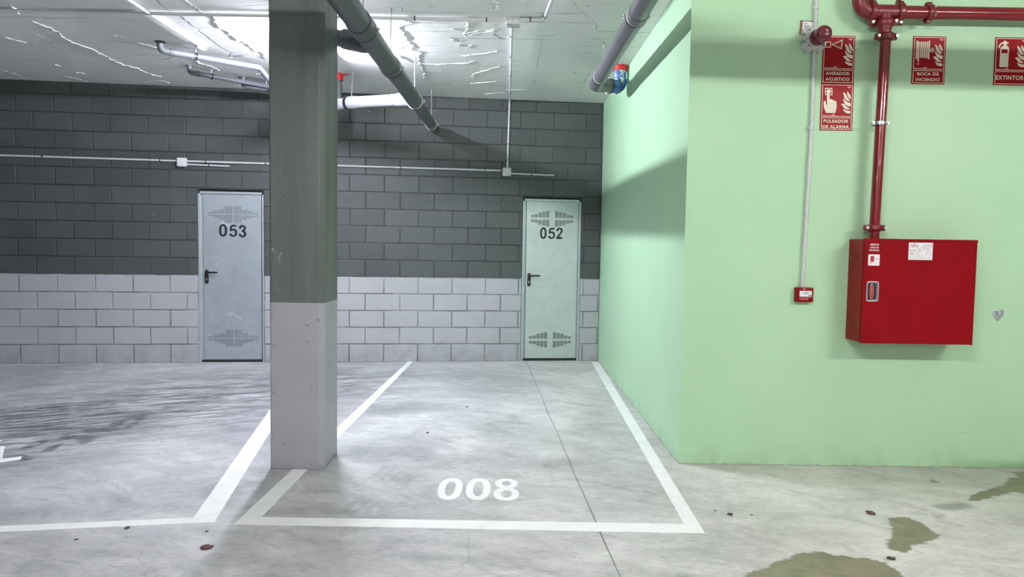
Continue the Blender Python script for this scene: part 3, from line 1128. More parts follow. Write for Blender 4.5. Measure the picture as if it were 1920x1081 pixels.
# wide bold digits painted on the floor
def digit0(mb, ox, oy, w_, h_, T=None):
    def sup(cx, cy, a, b, n=40, p=2.35):
        o = []
        for i in range(n):
            t = 2 * PI * i / n
            c, s = math.cos(t), math.sin(t)
            o.append((cx + a * math.copysign(abs(c) ** (2 / p), c), cy + b * math.copysign(abs(s) ** (2 / p), s)))
        return o
    mb.ring(sup(ox, oy, w_ / 2, h_ / 2), sup(ox, oy, w_ * .205, h_ * .335), 0, .0016, T)


def digit8(mb, ox, oy, w_, h_, T=None):
    n = 44
    out = []
    for i in range(n):
        t = 2 * PI * i / n
        c, s = math.cos(t), math.sin(t)
        k = 1 - .17 * math.exp(-((s - .08) / .16) ** 2)
        ww = w_ / 2 * (1.0 if s < 0 else .93)
        out.append((ox + ww * k * math.copysign(abs(c) ** .72, c), oy + h_ / 2 * math.copysign(abs(s) ** .88, s)))
    # body with two counters: top and bottom halves as rings sharing the waist
    zz = .0016
    half = h_ * .035
    up = [(ox + (w_ / 2 * .93) * math.copysign(abs(math.cos(t)) ** .8, math.cos(t)), oy + half + h_ * .2325 + h_ * .2325 * math.sin(t)) for t in [2 * PI * i / n for i in range(n)]]
    dn = [(ox + (w_ / 2) * math.copysign(abs(math.cos(t)) ** .8, math.cos(t)), oy + half - h_ * .25 + h_ * .285 * math.sin(t)) for t in [2 * PI * i / n for i in range(n)]]
    upi = circle(ox, oy + half + h_ * .235, w_ * .19, n, h_ * .115)
    dni = circle(ox, oy + half - h_ * .25, w_ * .22, n, h_ * .155)
    mb.ring(up, upi, 0, zz, T).ring(dn, dni, 0, zz - .00008, T)


n008 = MB()
pa, pb = fl(816, 934), fl(972, 936)
ax = (pb - pa).normalized()
wid = (pb - pa).length
Tn = Matrix(((ax.x, -ax.y, 0, pa.x), (ax.y, ax.x, 0, pa.y), (0, 0, 1, 0), (0, 0, 0, 1)))
hgt = .375
dw = wid * .305
digit0(n008, dw / 2, hgt / 2 - .02, dw, hgt, Tn)
digit0(n008, wid * .503, hgt / 2 - .02, dw, hgt, Tn)
digit8(n008, wid - dw / 2 + .003, hgt / 2 - .02, dw * 1.03, hgt, Tn)
tag(n008.build('bay_number', M['paint'], smooth=False), 'white bay number 008 painted on the concrete floor', 'floor marking')
n7 = MB()
n7.prism([F2(-40, 839), F2(9, 836), F2(4, 860), F2(-40, 862)], 0, .0016)
n7.prism([F2(-40, 862), F2(4, 860), F2(41, 855), F2(39, 861), F2(0, 867), F2(-40, 872)], 0, .0015)
n7.prism([F2(-30, 828), F2(4, 824.5), F2(1, 827), F2(-30, 831)], 0, .0016)
tag(n7.build('bay_number', M['paint'], smooth=False), 'fragment of a white bay number cut off by the left edge', 'floor marking')


# ------------------------------------------------------------------ luminaires
def fixture(c, along, L, name, label, strength, col, group=None):
    """weatherproof tube luminaire hung under the ceiling"""
    t = thing(name, (c[0], c[1], HC), label, 'lamp', group)
    R = Matrix.Translation((c[0], c[1], HC)) @ Matrix.Rotation(along, 4, 'Z')
    b = MB()
    prof = [(-.030, -.045), (-.030, -.005), (.030, -.005), (.030, -.045), (.020, -.052), (-.020, -.052)]
    rot = Matrix(((0, 0, 1, 0), (1, 0, 0, 0), (0, 1, 0, 0), (0, 0, 0, 1)))
    b.prism(prof, -L / 2, L / 2, R @ rot)
    b.box((-L / 3 - .02, -.03, -.006), (-L / 3 + .02, .03, 0), R)
    b.box((L / 3 - .02, -.03, -.006), (L / 3 + .02, .03, 0), R)
    b.build('lamp_housing', M['boxgrey'], t, smooth=False)
    tb = MB().tube([R @ Vector((-L / 2 + .03, 0, -.072)), R @ Vector((L / 2 - .03, 0, -.072))], .014, 20)
    tb.build('lamp_tube', mat_lamp(name + '_glow', col, strength), t)
    for sgn in (-1, 1):
        MB().prism(rrect(-.018, -.090, .018, -.04, .012), sgn * L / 2 - (.03 if sgn > 0 else 0), sgn * L / 2 + (0 if sgn > 0 else .03), R @ rot).build('end_socket', M['boxgrey'], t)
    return t


fixture((-1.66, 6.30), PI / 2, 1.2, 'tube_lamp', 'lit tube lamp on the ceiling behind the column', LAMP_REAR, (.86, .89, 1.0))
FC = (1.0, .985, .955)
for i, x in enumerate((.1, 4.2)):
    fixture((x, .95), 0, 1.5, 'tube_lamp', 'lit tube lamp over the drive lane near the camera', LAMP_FRONT, FC, 'tube lamps over the drive lane')
for i, x in enumerate((-4.5, 0.4, 5.2)):
    fixture((x, -5.0), 0, 1.5, 'tube_lamp', 'lit tube lamp over the far side of the drive lane', LAMP_FAR, FC, 'tube lamps over the far lane')


# ------------------------------------------------------------------ drain pipes
def clampring(name, c, axis, r, parent, label=None, w=.014, mat=None, ears=True):
    a = Vector(axis).normalized()
    c = Vector(c)
    mb = MB()
    mb.tube([c - a * w, c + a * w], r + .009, 28)
    o = mb.build(name, mat or M['black'], parent)
    if label: o['label'] = label
    m2 = MB()
    m2.tube([c - a * (w * .35) - a * w, c - a * w], r + .0075, 28)
    side = a.cross(Vector((0, 0, 1)))
    side = side.normalized() if side.length > .1 else Vector((1, 0, 0))
    if ears:
        for s in (-1, 1):
            m2.cyl(c + side * s * (r + .004), c + side * s * (r + .026), .006, 8)
            m2.cyl(c + side * s * (r + .016) + Vector((0, 0, -.014)), c + side * s * (r + .016) + Vector((0, 0, .014)), .004, 8)
    m2.build('clamp_bolt', M['chrome'], o)
    return o


def rod(top, bot, parent, r=.0045):
    mb = MB().cyl(bot, top, r, 8).cyl(Vector(top) - Vector((0, 0, .045)), top, .009, 10)
    return mb.build('hanger_rod', M['rod'], parent)


MX = -.9
PZ = lambda y: 2.690 + (y - 4.0) * .0165
mp = thing('drain_pipe', (MX, 5.5, 2.6), 'large dark grey drain pipe crossing the ceiling beside the column', 'pipe')
body = MB()
body.tube([(MX, -3.0, PZ(-3)), (MX, 4.47, PZ(4.47))], .071, 32)
body.tube([(MX, 4.49, PZ(4.49)), (MX, 5.44, PZ(5.44))], .070, 32)
body.build('pipe_segment', M['pvc'], mp)
b2 = MB().tube([(MX, 5.38, PZ(5.38)), (MX, 5.48, PZ(5.48))], .0755, 32).tube([(MX, 5.44, PZ(5.44)), (MX, 6.87, PZ(6.87))], .069, 32)
b2.build('pipe_segment', M['pvc'], mp)
b3 = MB().tube([(MX, 6.80, PZ(6.8)), (MX, 6.86, PZ(6.86)), (MX, 6.92, PZ(6.9)), (MX, 8.3, PZ(8.2))], [.072, .072, .056, .055], 32)
b3.build('pipe_segment', M['pvc'], mp)
b4 = MB().tube([(MX, 8.22, PZ(8.2)), (MX, 8.34, PZ(8.3)), (MX, 8.36, PZ(8.3)), (MX, 8.72, PZ(8.4))], [.060, .060, .052, .052], 32)
b4.build('pipe_segment', M['pvc'], mp)
# coupling sleeve before the first clamp
MB().tube([(MX, 4.30, PZ(4.3)), (MX, 4.46, PZ(4.46)), (MX, 4.47, PZ(4.47))], [.0765, .0775, .072], 32).build('sleeve', M['pvc'], mp)
# side branch into the ceiling behind the column
ba = Vector((MX, 4.86, PZ(4.86) + .012))
bpath = [ba] + arc(ba, (-1.33, 4.98, 2.80), (-1.33, 4.98, HC), .085) + [Vector((-1.33, 4.98, HC))]
bm_ = MB().tube(bpath, .055, 28)
dd_ = (Vector((-1.33, 4.98, 2.80)) - ba).normalized()
bm_.tube([ba + dd_ * .02, ba + dd_ * .08, ba + dd_ * .19, ba + dd_ * .235, ba + dd_ * .245], [.062, .072, .068, .066, .056], 28)
bm_.build('branch_pipe', M['pvc'], mp)
for y in (4.48, 5.50, 6.87, 8.32):
    rr = .070 if y < 6.9 else .057
    clampring('pipe_clamp', (MX, y, PZ(min(y, 8.3))), (0, 1, .0165), rr, mp)
    yy = {4.48: 4.48, 5.50: 5.56, 6.87: 6.84, 8.32: 8.31}[y]
    rod((MX - .005, y, HC), (MX - .005, y, PZ(min(y, 8.3)) + rr), mp)

# far branch with three small feeders
bx = mp
e0, e1, e2 = Vector((-1.82, 7.58, 2.825)), Vector((-1.60, 7.47, 2.832)), Vector((-.93, 7.12, 2.805))
MB().tube([Vector((-2.40, 7.52, 2.83)), e0 + Vector((.0, 0, 0)), e1], .060, 28).build('pipe_segment', M['pvc_light'], bx)
dv = (e2 - e1).normalized()
MB().tube([e1 - dv * .06, e1 + dv * .03, e1 + dv * .04, e2], [.066, .066, .060, .060], 28).tube([e2 - dv * .22, e2 - dv * .05], .067, 28).tube([e2 - dv * .27, e2 - dv * .25], .064, 28).build('pipe_segment', M['pvc_light'], bx)
up0 = Vector((-1.81, 7.60, 2.83))
MB().tube([up0, (-1.81, 7.62, HC)], .052, 28).tube([(-1.81, 7.61, 2.95), (-1.81, 7.615, 3.03)], .058, 28).tube([(-1.81, 7.60, 2.86), (-1.81, 7.61, 2.905)], .058, 28).build('riser', M['pvc'], bx)
MB().tube([(-1.81, 7.62, 3.085), (-1.81, 7.62, HC)], .066, 28).cyl((-1.74, 7.6, 3.135), (-1.68, 7.58, 3.135), .006, 8).build('fire_collar', M['collar'], bx)['label'] = 'red fire collar against the ceiling'
clampring('pipe_clamp', e1 - dv * .075, dv, .062, bx, ears=False)
rod((-1.605, 7.44, HC), (-1.625, 7.48, 2.89), bx)


def feeder(p_ceil, z, path, r, mat, label, clampat, rods):
    pc = Vector(p_ceil)
    t = thing('feeder_pipe', (pc.x, pc.y, z - .05), label, 'pipe', None)
    nxt = Vector(path[0])
    corner = Vector((pc.x, pc.y, z))
    full = [Vector((pc.x, pc.y, HC))] + arc((pc.x, pc.y, HC + 1), corner, nxt, r * 1.5) 
    dirn = (nxt - corner).normalized()
    mb = MB().tube(full + [corner + dirn * (r * 3.4)], r * 1.1, 20)
    mb.tube([corner + dirn * r * 3.0, corner + dirn * r * 4.2], r * 1.22, 20)
    mb.tube([(pc.x, pc.y, HC - .006), (pc.x, pc.y, HC)], r * 1.75, 20)
    mb.build('elbow', M['pvc'], t)
    run = [corner + dirn * (r * 3)]
    pts = [Vector(p) for p in path]
    for i, p in enumerate(pts):
        if i < len(pts) - 1:
            prev = run[-1]
            run += arc(prev, p, pts[i + 1], .05, 6)
        else:
            run.append(p)
    MB().tube(run, r, 20).build('pipe_segment', mat, t)
    if clampat:
        c = corner + dirn * clampat
        o = clampring('pipe_clamp', c, dirn, r, t, ears=False, w=.009)
        MB().cyl(c + Vector((0, 0, r)), (c.x, c.y, HC), .006, 8).build('hanger_rod', M['rod'], t)
    return t


feeder((-3.10, 6.51, HC), 3.075, [(-2.42, 7.07, 3.072), (-2.34, 7.52, 2.90), (-2.34, 7.53, 2.84)], .026, M['pvc_mid'],
       'longest small grey pipe leaving the ceiling left of the column', .30, 1)
feeder((-3.22, 7.37, HC), 3.085, [(-2.54, 8.05, 3.083), (-2.28, 7.62, 2.88)], .023, M['pvc_mid'],
       'thin grey pipe with an elbow behind the longest small pipe', .22, 1)
feeder((-2.86, 7.85, HC), 3.066, [(-2.42, 8.19, 3.064), (-2.05, 7.64, 2.88)], .028, M['pvc'],
       'shortest small dark grey pipe nearest the block wall', .25, 1)

# right-hand drain pipe along the green wall
RX = .79
RZ = lambda y: 2.872 + (y - 4.7) * .030 if y > 3 else 2.835
rp = thing('drain_pipe', (RX, 5.5, 2.85), 'scratched grey drain pipe along the ceiling by the green wall', 'pipe')
endc = Vector((RX, 6.90, 2.925))
drop = Vector((1.045, 7.10, 2.952))
MB().tube([(RX, 2.81, 2.852), (RX, 4.70, 2.872)], .062, 28).build('pipe_segment', M['pvc_old'], rp)
MB().tube([(RX, 4.60, 2.870), (RX, 4.72, 2.873)], .0655, 28).tube([(RX, 4.70, 2.872), (RX, 6.62, 2.920)], .062, 28).build('pipe_segment', M['pvc_old'], rp)
el = [Vector((RX, 6.55, 2.918))] + arc((RX, 6.5, 2.918), endc, drop, .065)
dr = (drop - endc).normalized()
MB().tube(el + [endc + dr * .15], .067, 28).build('elbow', M['pvc_old'], rp)
MB().tube([endc + dr * .12, drop - dr * .10], .062, 28).build('pipe_segment', M['pvc'], rp)
up = arc(endc, drop, (drop.x, drop.y, HC), .06)
MB().tube([drop - dr * .13] + up + [Vector((drop.x, drop.y, 3.02))], .067, 28).build('elbow', M['pvc_blue'], rp)['label'] = 'bright blue pipe elbow'
MB().tube([(drop.x, drop.y, 3.015), (drop.x, drop.y, HC)], .058, 28).build('riser', M['pvc_blue'], rp)['label'] = 'blue pipe stub smeared with white plaster'
MB().tube([(drop.x, drop.y, 3.10), (drop.x, drop.y, HC)], .066, 28).build('fire_collar', M['collar'], rp)['label'] = 'red fire collar against the ceiling'
for y, z in ((4.72, 2.874), (6.56, 2.918)):
    clampring('pipe_clamp', (RX, y, z), (0, 1, .025), .0625, rp)
clampring('pipe_clamp', endc + dr * .165, dr, .0645, rp, ears=False, w=.008)
clampring('pipe_clamp', drop - dr * .055, dr, .066, rp, ears=False, w=.006)
rod((RX, 6.33, HC), (RX, 6.33, 2.975), rp)
rod((RX, 4.72, HC), (RX, 4.72, 2.93), rp)
rod((RX, 3.3, HC), (RX, 3.3, 2.90), rp)

# cross pipe over the drive lane that throws the long shadow band
cp = thing('drain_pipe', (1.0, 2.8, 2.77), 'grey cross pipe hung under the ceiling over the drive lane', 'pipe')
MB().tube([(-4.2, 2.75, 2.895), (5.4, 2.75, 2.812)], .062, 28).build('pipe_segment', M['pvc'], cp)
for x in (-3.5, -1.5, 1.6, 3.4, 5.0):
    z = 2.895 - (x + 4.2) * .00865
    rod((x, 2.75, HC), (x, 2.75, z + .05), cp)


# ------------------------------------------------------------------ conduits and boxes
def conduit(name, path, r, mat, label, clips, cat='conduit', clipmat='black', group=None, clipaxis=None):
    P = [Vector(p) for p in path]
    t = thing(name, P[0], label, cat, group)
    run = [P[0]]
    for i in range(1, len(P) - 1):
        run += arc(run[-1], P[i], P[i + 1], .05, 6)
    run.append(P[-1])
    MB().tube(run, r, 14).build('conduit_tube', mat, t)
    for c, ax_ in clips:
        c, a = Vector(c), Vector(ax_).normalized()
        MB().tube([c - a * .005, c + a * .005], r + .003, 14).build('clip', M[clipmat] if isinstance(clipmat, str) else clipmat, t)
    return t


def wpt(u, v, out=.014):
    P = hit(u, v, wall(0, 0, out), (-ST, CT, 0))
    return P


wx = Vector((CT, ST, 0))
rc = .0105
# long run on the block wall left of the column
conduit('conduit', [wall(8.4, 2.325), wpt(334, 301.5)], rc, M['conduit'], 'pale conduit on the dark block wall ending at the left junction box',
        [(wpt(79, 292.3), wx), (wpt(300, 300), wx)])
bmid = wpt(342.5, 304)


def wallbox(c_uv, s_, label, w_=.105, h_=.1, d_=.045):
    p = hit(*c_uv, wall(0, 0, 0), (-ST, CT, 0))
    s = (X1 - p.x) / CT
    T = onwall(s, p.z, 0)
    t = thing('junction_box', wall(s, p.z - h_ / 2, 0), label, 'junction box')
    MB().prism(rrect(-w_ / 2, -h_ / 2, w_ / 2, h_ / 2, .014), 0, d_, T).build('box_body', M['boxgrey'], t, bevel=.003)
    MB().prism(rrect(-w_ / 2 + .006, -h_ / 2 + .006, w_ / 2 - .006, h_ / 2 - .006, .012), d_, d_ + .004, T).build('box_lid', M['conduit'], t, bevel=.002)
    return s, p.z


sb1 = wallbox((342.5, 304.5), 0, 'square pale junction box on the block wall above and left of door 053')
sb2 = wallbox((949.5, 322.5), 0, 'square pale junction box on the block wall left of door 052')
conduit('conduit', [wpt(350, 302), wpt(940, 319.5)], rc, M['conduit'], 'pale conduit on the block wall passing behind the column between two boxes',
        [(wpt(386, 303.5), wx), (wpt(498, 306.5), wx), (wpt(752, 314), wx), (wpt(909, 318.5), wx)])
conduit('conduit', [wpt(350, 308), wpt(430, 311.5)], .009, M['conduit'], 'short conduit stub pointing at door 053', [(wpt(392, 309.5), wx)])
conduit('conduit', [wpt(956, 325), wpt(1039, 328.5)], .009, M['conduit'], 'short conduit stub above door 052', [(wpt(997, 327), wx)])
# riser and ceiling run to the ceiling box
sR = .0 + (X1 - wpt(954, 250).x) / CT
zz_ = HC - .0185
cbx, cby = .004, 5.72
top = wall(sR, 3.13, .014)
topc = wpt(955.5, 191)
riser = [wpt(951, 316), Vector((topc.x, topc.y, zz_)), Vector((cbx - .008, 5.76, zz_))]
conduit('conduit', riser, .011, M['conduit'], 'pale conduit climbing the block wall and crossing the ceiling to the box',
        [(wpt(952, 270), (0, 0, 1)), (wpt(952.5, 205), (0, 0, 1)), (wpt(951, 300), (0, 0, 1)),
         (Vector((-.016, 8.35, zz_)), (0, 1, 0)), (Vector((-.014, 7.5, zz_)), (0, 1, 0)), (Vector((-.012, 6.75, zz_)), (0, 1, 0)), (Vector((-.01, 6.1, zz_)), (0, 1, 0))])
cb = thing('junction_box', (cbx, cby - .02, HC - .06), 'grey junction box under the ceiling where the conduits meet', 'junction box')
MB().prism(rrect(-.055, -.055, .055, .055, .008), -.055, 0, Matrix.Translation((cbx, 5.71, HC))).build('box_body', M['boxgrey'], cb, bevel=.003)
for dx in (-.024, .024):
    MB().cyl((cbx + dx, 5.652, HC - .03), (cbx + dx, 5.656, HC - .03), .016, 18).build('knockout', M['conduit'], cb)
yb = 5.655
conduit('conduit', [(-3.9, yb - .01, zz_ - .002), (-.052, yb + .03, zz_)], .014, M['conduit'], 'grey conduit across the ceiling from the box to the left',
        [(Vector((-.75, yb + .02, zz_)), (1, 0, 0)), (Vector((-.2, yb + .028, zz_)), (1, 0, 0)), (Vector((-2.3, yb + .02, zz_)), (1, 0, 0))])
conduit('conduit', [(.058, 5.66, zz_), (.238, 5.66, zz_), (.30, 4.9, zz_ + .0), (.30, 1.5, zz_)], .0135, M['conduit'], 'grey conduit bending from the ceiling box towards the lane',
        [(Vector((.135, 5.66, zz_)), (1, 0, 0)), (Vector((.245, 5.56, zz_)), (.1, -1, 0))])
# white ceiling conduit to the detector
dt = Vector((-2.765, 6.56, HC))
cA = Vector((-2.775, 1.5, zz_))
conduit('conduit', [cA, Vector((-2.77, 6.52, zz_))], .0125, M['conduit_w'], 'white conduit along the ceiling to the smoke detector',
        [(Vector((-2.773, 5.86, zz_)), (0, 1, 0)), (Vector((-2.773, 5.45, zz_)), (0, 1, 0))], clipmat='conduit')
det = thing('smoke_detector', dt - Vector((0, 0, .05)), 'white smoke detector on the ceiling at the end of the conduit', 'detector')
MB().tube([dt, dt - Vector((0, 0, .028)), dt - Vector((0, 0, .034))], [.055, .055, .045], 28).build('detector_base', M['conduit_w'], det)
MB().tube([dt - Vector((0, 0, .034)), dt - Vector((0, 0, .040))], [.038, .038], 28).build('sensor_gap', M['dark'], det)
MB().tube([dt - Vector((0, 0, .040)), dt - Vector((0, 0, .048)), dt - Vector((0, 0, .056))], [.048, .046, .028], 28).build('detector_cap', M['conduit_w'], det)

# ------------------------------------------------------------------ things on the near green wall
FW = lambda u, v, out=0.0: hit(u, v, (0, YF - out, 0), (0, 1, 0))
c0, c1 = FW(1530, 4, .015), FW(1504, 538, .015)
ctop = c0 + (c0 - c1) * ((HC - c0.z) / (c0.z - c1.z))
kmid = FW(1521.5, 240, .015)
cn = thing('conduit', (c0.x, YF, c1.z), 'pale conduit down the green wall to the manual call point', 'conduit')
MB().tube([ctop, c0, kmid, c1], .0125, 16).build('conduit_tube', M['conduit'], cn)
for uv in ((1529.5, 14), (1519.5, 240), (1508.5, 459)):
    c = FW(*uv, .015)
    MB().cyl(c - Vector((0, 0, .009)), c + Vector((0, 0, .009)), .0165, 16).box((c.x - .020, YF - .012, c.z - .011), (c.x + .020, YF, c.z + .011)).build('clip', M['conduit'], cn)

# alarm sounder
sb = FW(1524, 77, 0)
T = front(1.893, 2.727)
sd = thing('alarm_sounder', (1.893, YF, 2.66), 'dark red alarm sounder on a pale grey box high on the green wall', 'alarm')
bb = MB().prism(rrect(-.058, -.066, .058, .062, .014), 0, .06, T)
for z in (-.045, 0, .042):
    bb.prism(circle(-.062, z, .016, 16), .0, .05, T)
for x in (-.035, .035):
    bb.prism(circle(x, -.066, .017, 16), 0, .05, T)
    bb.prism(circle(x, .062, .012, 16), 0, .05, T)
bb.build('box_body', M['boxgrey'], sd, bevel=.002)
pl_ = MB().prism(rrect(-.055, -.06, .055, .057, .008), .06, .064, T).build('mounting_plate', M['boxgrey'], sd, bevel=.001)
for x, z in ((-.045, .046), (-.045, -.05), (.045, -.05), (.045, .046)):
    MB().prism(circle(x, z, .005, 12), .064, .0655, T).build('screw', M['slot'], sd)
dm = MB()
ya = YF - .064
prof = [(ya, .050), (ya - .012, .050), (ya - .014, .046), (ya - .075, .046), (ya - .077, .0485), (ya - .098, .0485), (ya - .108, .044), (ya - .114, .034), (ya - .117, .016), (ya - .118, .002)]
dm.tube([(1.893 + .006, y, 2.727 - .004) for y, r in prof], [r for y, r in prof], 36)
dm.build('sounder_dome', M['dome'], sd, angle=.9)
MB().cyl((1.905, ya - .1165, 2.735), (1.905, ya - .1205, 2.735), .009, 18).build('dome_button', M['pink'], sd)

# scrap of packaging tucked behind the sounder
card = thing('cardboard_box', (1.86, YF, 2.76), 'small brown cardboard carton with a white label wedged behind the alarm sounder', 'box')
Tc = front(1.862, 2.805) @ Matrix.Rotation(-.05, 4, 'Z')
MB().box((-.052, -.05, 0), (.060, .040, .004), Tc).build('carton', M['card'], card, smooth=False, bevel=.002)
MB().box((-.036, -.050, .004), (.052, .034, .0046), Tc).build('paper_label', M['white'], card, smooth=False)
lm = text_mb('D.N. -', Tc @ Matrix.Translation((-.012, .021, .0046)), width=.030, height=.009, bold=.03)
lm2 = text_mb('SIRENA', Tc @ Matrix.Translation((-.010, .006, .0046)), width=.034, height=.008, bold=.03)
lm.add(lm2.v, lm2.f)
for k in range(3):
    lm.box((-.026, -.006 - k * .007, .0046), (-.006, -.003 - k * .007, .0052), Tc)
lm.build('printed_text', M['slot'], card, smooth=False)

# ------------------------------------------------------------------ safety signs
SGW, SGH = .209, .297


def sg(x, y):
    """zoomed photo units of the hose sign -> sign-local metres from its top left"""
    return ((x - (180 - 28 * (y - 155) / 745)) * .000402, -(y - 155) * .0003986)


FLAMES = [[(590, 262), (612, 300), (643, 345), (643, 395), (612, 372), (592, 338), (584, 300)],
          [(515, 283), (545, 290), (570, 320), (587, 360), (610, 393), (638, 420), (600, 425), (565, 405), (540, 370), (530, 320)],
          [(522, 375), (550, 410), (580, 432), (615, 448), (643, 452), (640, 510), (600, 502), (560, 476), (535, 440), (524, 405)],
          [(483, 475), (520, 462), (547, 472), (570, 500), (600, 530), (638, 540), (610, 552), (570, 552), (535, 530), (515, 495)],
          [(518, 545), (555, 562), (600, 574), (637, 570), (635, 618), (595, 616), (558, 602), (532, 575)]]


def make_sign(x, ztop, label, picto, lines, twidths, theight, lean=0.0, H=SGH, W=SGW):
    T = front(x, ztop, .0) @ Matrix.Rotation(lean, 4, 'Z')
    t = thing('safety_sign', (x + W / 2, YF, ztop - H), label, 'sign')
    MB().box((0, -H, 0), (W, 0, .004), T).build('sign_panel', M['sign'], t, smooth=False, bevel=.001, bseg=1)
    z0, z1 = .004, .0046
    br_ = MB()

    def frame(x0, y0, x1, y1, k=.0034):
        br_.ring([(x0, y0), (x1, y0), (x1, y1), (x0, y1)], [(x0 + k, y0 - k), (x1 - k, y0 - k), (x1 - k, y1 + k), (x0 + k, y1 + k)], z0, z1, T)

    frame(.007, -.006, W - .007, -.006 - .199)
    frame(.007, -.211, W - .007, -H + .006)
    br_.build('border', M['cream'], t, smooth=False)
    fm = MB()
    for P in FLAMES:
        fm.prism([sg(*p) for p in smooth_poly(P, 1)], z0, z1, T)
    fm.build('flame_symbol', M['cream'], t, smooth=False)
    pm = MB()
    picto(pm, T, z0, z1)
    pm.build('pictogram', M['cream'], t, smooth=False)
    tx = MB()
    n = len(lines)
    for i, (ln, tw) in enumerate(zip(lines, twidths)):
        yc = -.2505 if n == 1 else (-.2335 if i == 0 else -.2685)
        m = text_mb(ln, T @ Matrix.Translation((W / 2 - .002, yc, z0)), width=tw, height=theight, bold=.026, depth=.0006, spacing=1.12)
        tx.add(m.v, m.f)
    tx.build('sign_lettering', M['cream'], t, smooth=False)
    em = MB()
    em.prism(smooth_poly([(W - .048, -.020), (W - .033, -.016), (W - .030, -.012), (W - .026, -.016), (W - .012, -.020), (W - .026, -.024), (W - .029, -.030), (W - .033, -.024)]), z0, z1, T)
    em.build('emblem', M['pink'], t, smooth=False)
    em = MB().box((.012, -.1985, z0), (.075, -.1965, z1), T).box((.074, -.1995, z0), (.092, -.190, z1), T)
    em.build('small_print', M['pink'], t, smooth=False)
    return t


def pic_horn(mb, T, z0, z1):
    f = lambda x, y: ((x - 268) / 293 * SGW, -(y - 184) / 436 * SGH)
    a = [f(288, 238), f(338, 238), f(338, 292), f(288, 292)]
    b = [f(295, 245), f(331, 245), f(331, 285), f(295, 285)]
    mb.ring(a, b, z0, z1, T)
    a = [f(340, 265), f(440, 216), f(436, 306)]
    b = [f(356, 265), f(432, 228), f(429, 293)]
    mb.ring(a, b, z0, z1 + .0001, T)


def pic_hand(mb, T, z0, z1):
    f = lambda x, y: ((x - (243 - 23 * (y - 622) / 433)) / 303 * SGW, -(y - 622) / 433 * SGH)
    mb.ring([f(275, 660), f(342, 660), f(342, 726), f(275, 726)], [f(283, 668), f(334, 668), f(334, 718), f(283, 718)], z0, z1, T)
    c = f(308, 693)
    mb.prism(circle(c[0], c[1], .014, 24), z0, z1 + .0001, T)
    P = [(292, 712), (315, 712), (318, 768), (328, 760), (341, 764), (345, 772), (354, 769), (362, 778), (372, 778), (379, 790), (379, 838), (366, 888), (282, 888),
         (262, 842), (260, 785), (268, 776), (279, 784), (284, 815), (291, 822)]
    mb.prism([f(*p) for p in P], z0, z1 + .0002, T)


def pic_hose(mb, T, z0, z1):
    def bar(xc, y0, y1, w_):
        # bars lean with the photo's perspective, so undo it through sg
        P = [(xc - w_ / 2, y0 + w_ / 2), (xc - w_ / 4, y0), (xc + w_ / 4, y0), (xc + w_ / 2, y0 + w_ / 2)]
        k = 28 / 745 * (y1 - y0)
        Q = [(xc + w_ / 2 - k, y1 - w_ / 3), (xc + w_ / 4 - k, y1), (xc - w_ / 4 - k, y1), (xc - w_ / 2 - k, y1 - w_ / 3)]
        mb.prism([sg(*p) for p in P + Q], z0, z1, T)
    bar(240, 222, 512, 24)
    bar(430, 222, 512, 24)
    bar(269, 238, 555, 21)
    for xc in (302, 334, 366, 398):
        bar(xc, 238, 492, 21)
    mb.prism([sg(243, 575), sg(268, 575), sg(262, 600), sg(248, 600)], z0, z1, T)
    mb.box((sg(436, 367)[0], sg(436, 371)[1], z0), (sg(512, 367)[0], sg(512, 363)[1], z1 + .0002), T)
    c = sg(475, 367)
    r = 35 * .0004
    mb.ring(circle(c[0], c[1], r, 28), circle(c[0], c[1], r * .72, 28), z0, z1, T)
    mb.box((c[0] - .0016, c[1] - r * .8, z0), (c[0] + .0016, c[1] + r * .8, z1 + .0001), T)


def pic_ext(mb, T, z0, z1):
    f = lambda x, y: ((x - (1470 - 32 * (y - 165) / 745)) * .000402, -(y - 165) * .0003986)
    # body in strips around the window
    mb.prism([f(1532, 628), f(1668, 628), f(1678, 412), f(1541, 412)], z0, z1, T)
    mb.prism([f(1541, 413), f(1561, 413), f(1564, 350), f(1546, 350)], z0, z1, T)
    mb.prism([f(1659, 413), f(1678, 413), f(1684, 350), f(1662, 350)], z0, z1, T)
    mb.prism([f(1546, 351), f(1684, 351), f(1682, 330), f(1668, 308), (f(1645, 296)), f(1592, 296), f(1566, 310), f(1550, 330)], z0, z1, T)
    mb.prism([f(1594, 297), f(1642, 297), f(1643, 268), f(1672, 264), f(1672, 242), f(1642, 240), f(1638, 222), f(1602, 222), f(1590, 240), f(1594, 268)], z0, z1 + .0001, T)
    mb.prism([f(1594, 262), f(1591, 240), f(1565, 246), f(1532, 276), f(1517, 305), f(1515, 332), f(1533, 334), f(1539, 306), f(1556, 284), f(1575, 266)], z0, z1, T)


make_sign(1.9605, 2.7545, 'red AVISADOR ACUSTICO sign with a horn symbol beside the alarm sounder', pic_horn, ['AVISADOR', 'ACUSTICO'], [.150, .152], .0205, H=.2975, W=.2035)
make_sign(1.9605, 2.4565, 'red PULSADOR DE ALARMA sign with a hand symbol, lower of the stacked pair', pic_hand, ['PULSADOR', 'DE ALARMA'], [.158, .168], .0205, H=.292, W=.2065)
make_sign(2.530, 2.7605, 'red BOCA DE INCENDIO sign with a hose reel symbol', pic_hose, ['BOCA DE', 'INCENDIO'], [.136, .152], .020)
make_sign(3.050, 2.7625, 'red EXTINTOR sign with an extinguisher symbol at the right edge', pic_ext, ['EXTINTOR'], [.178], .028)

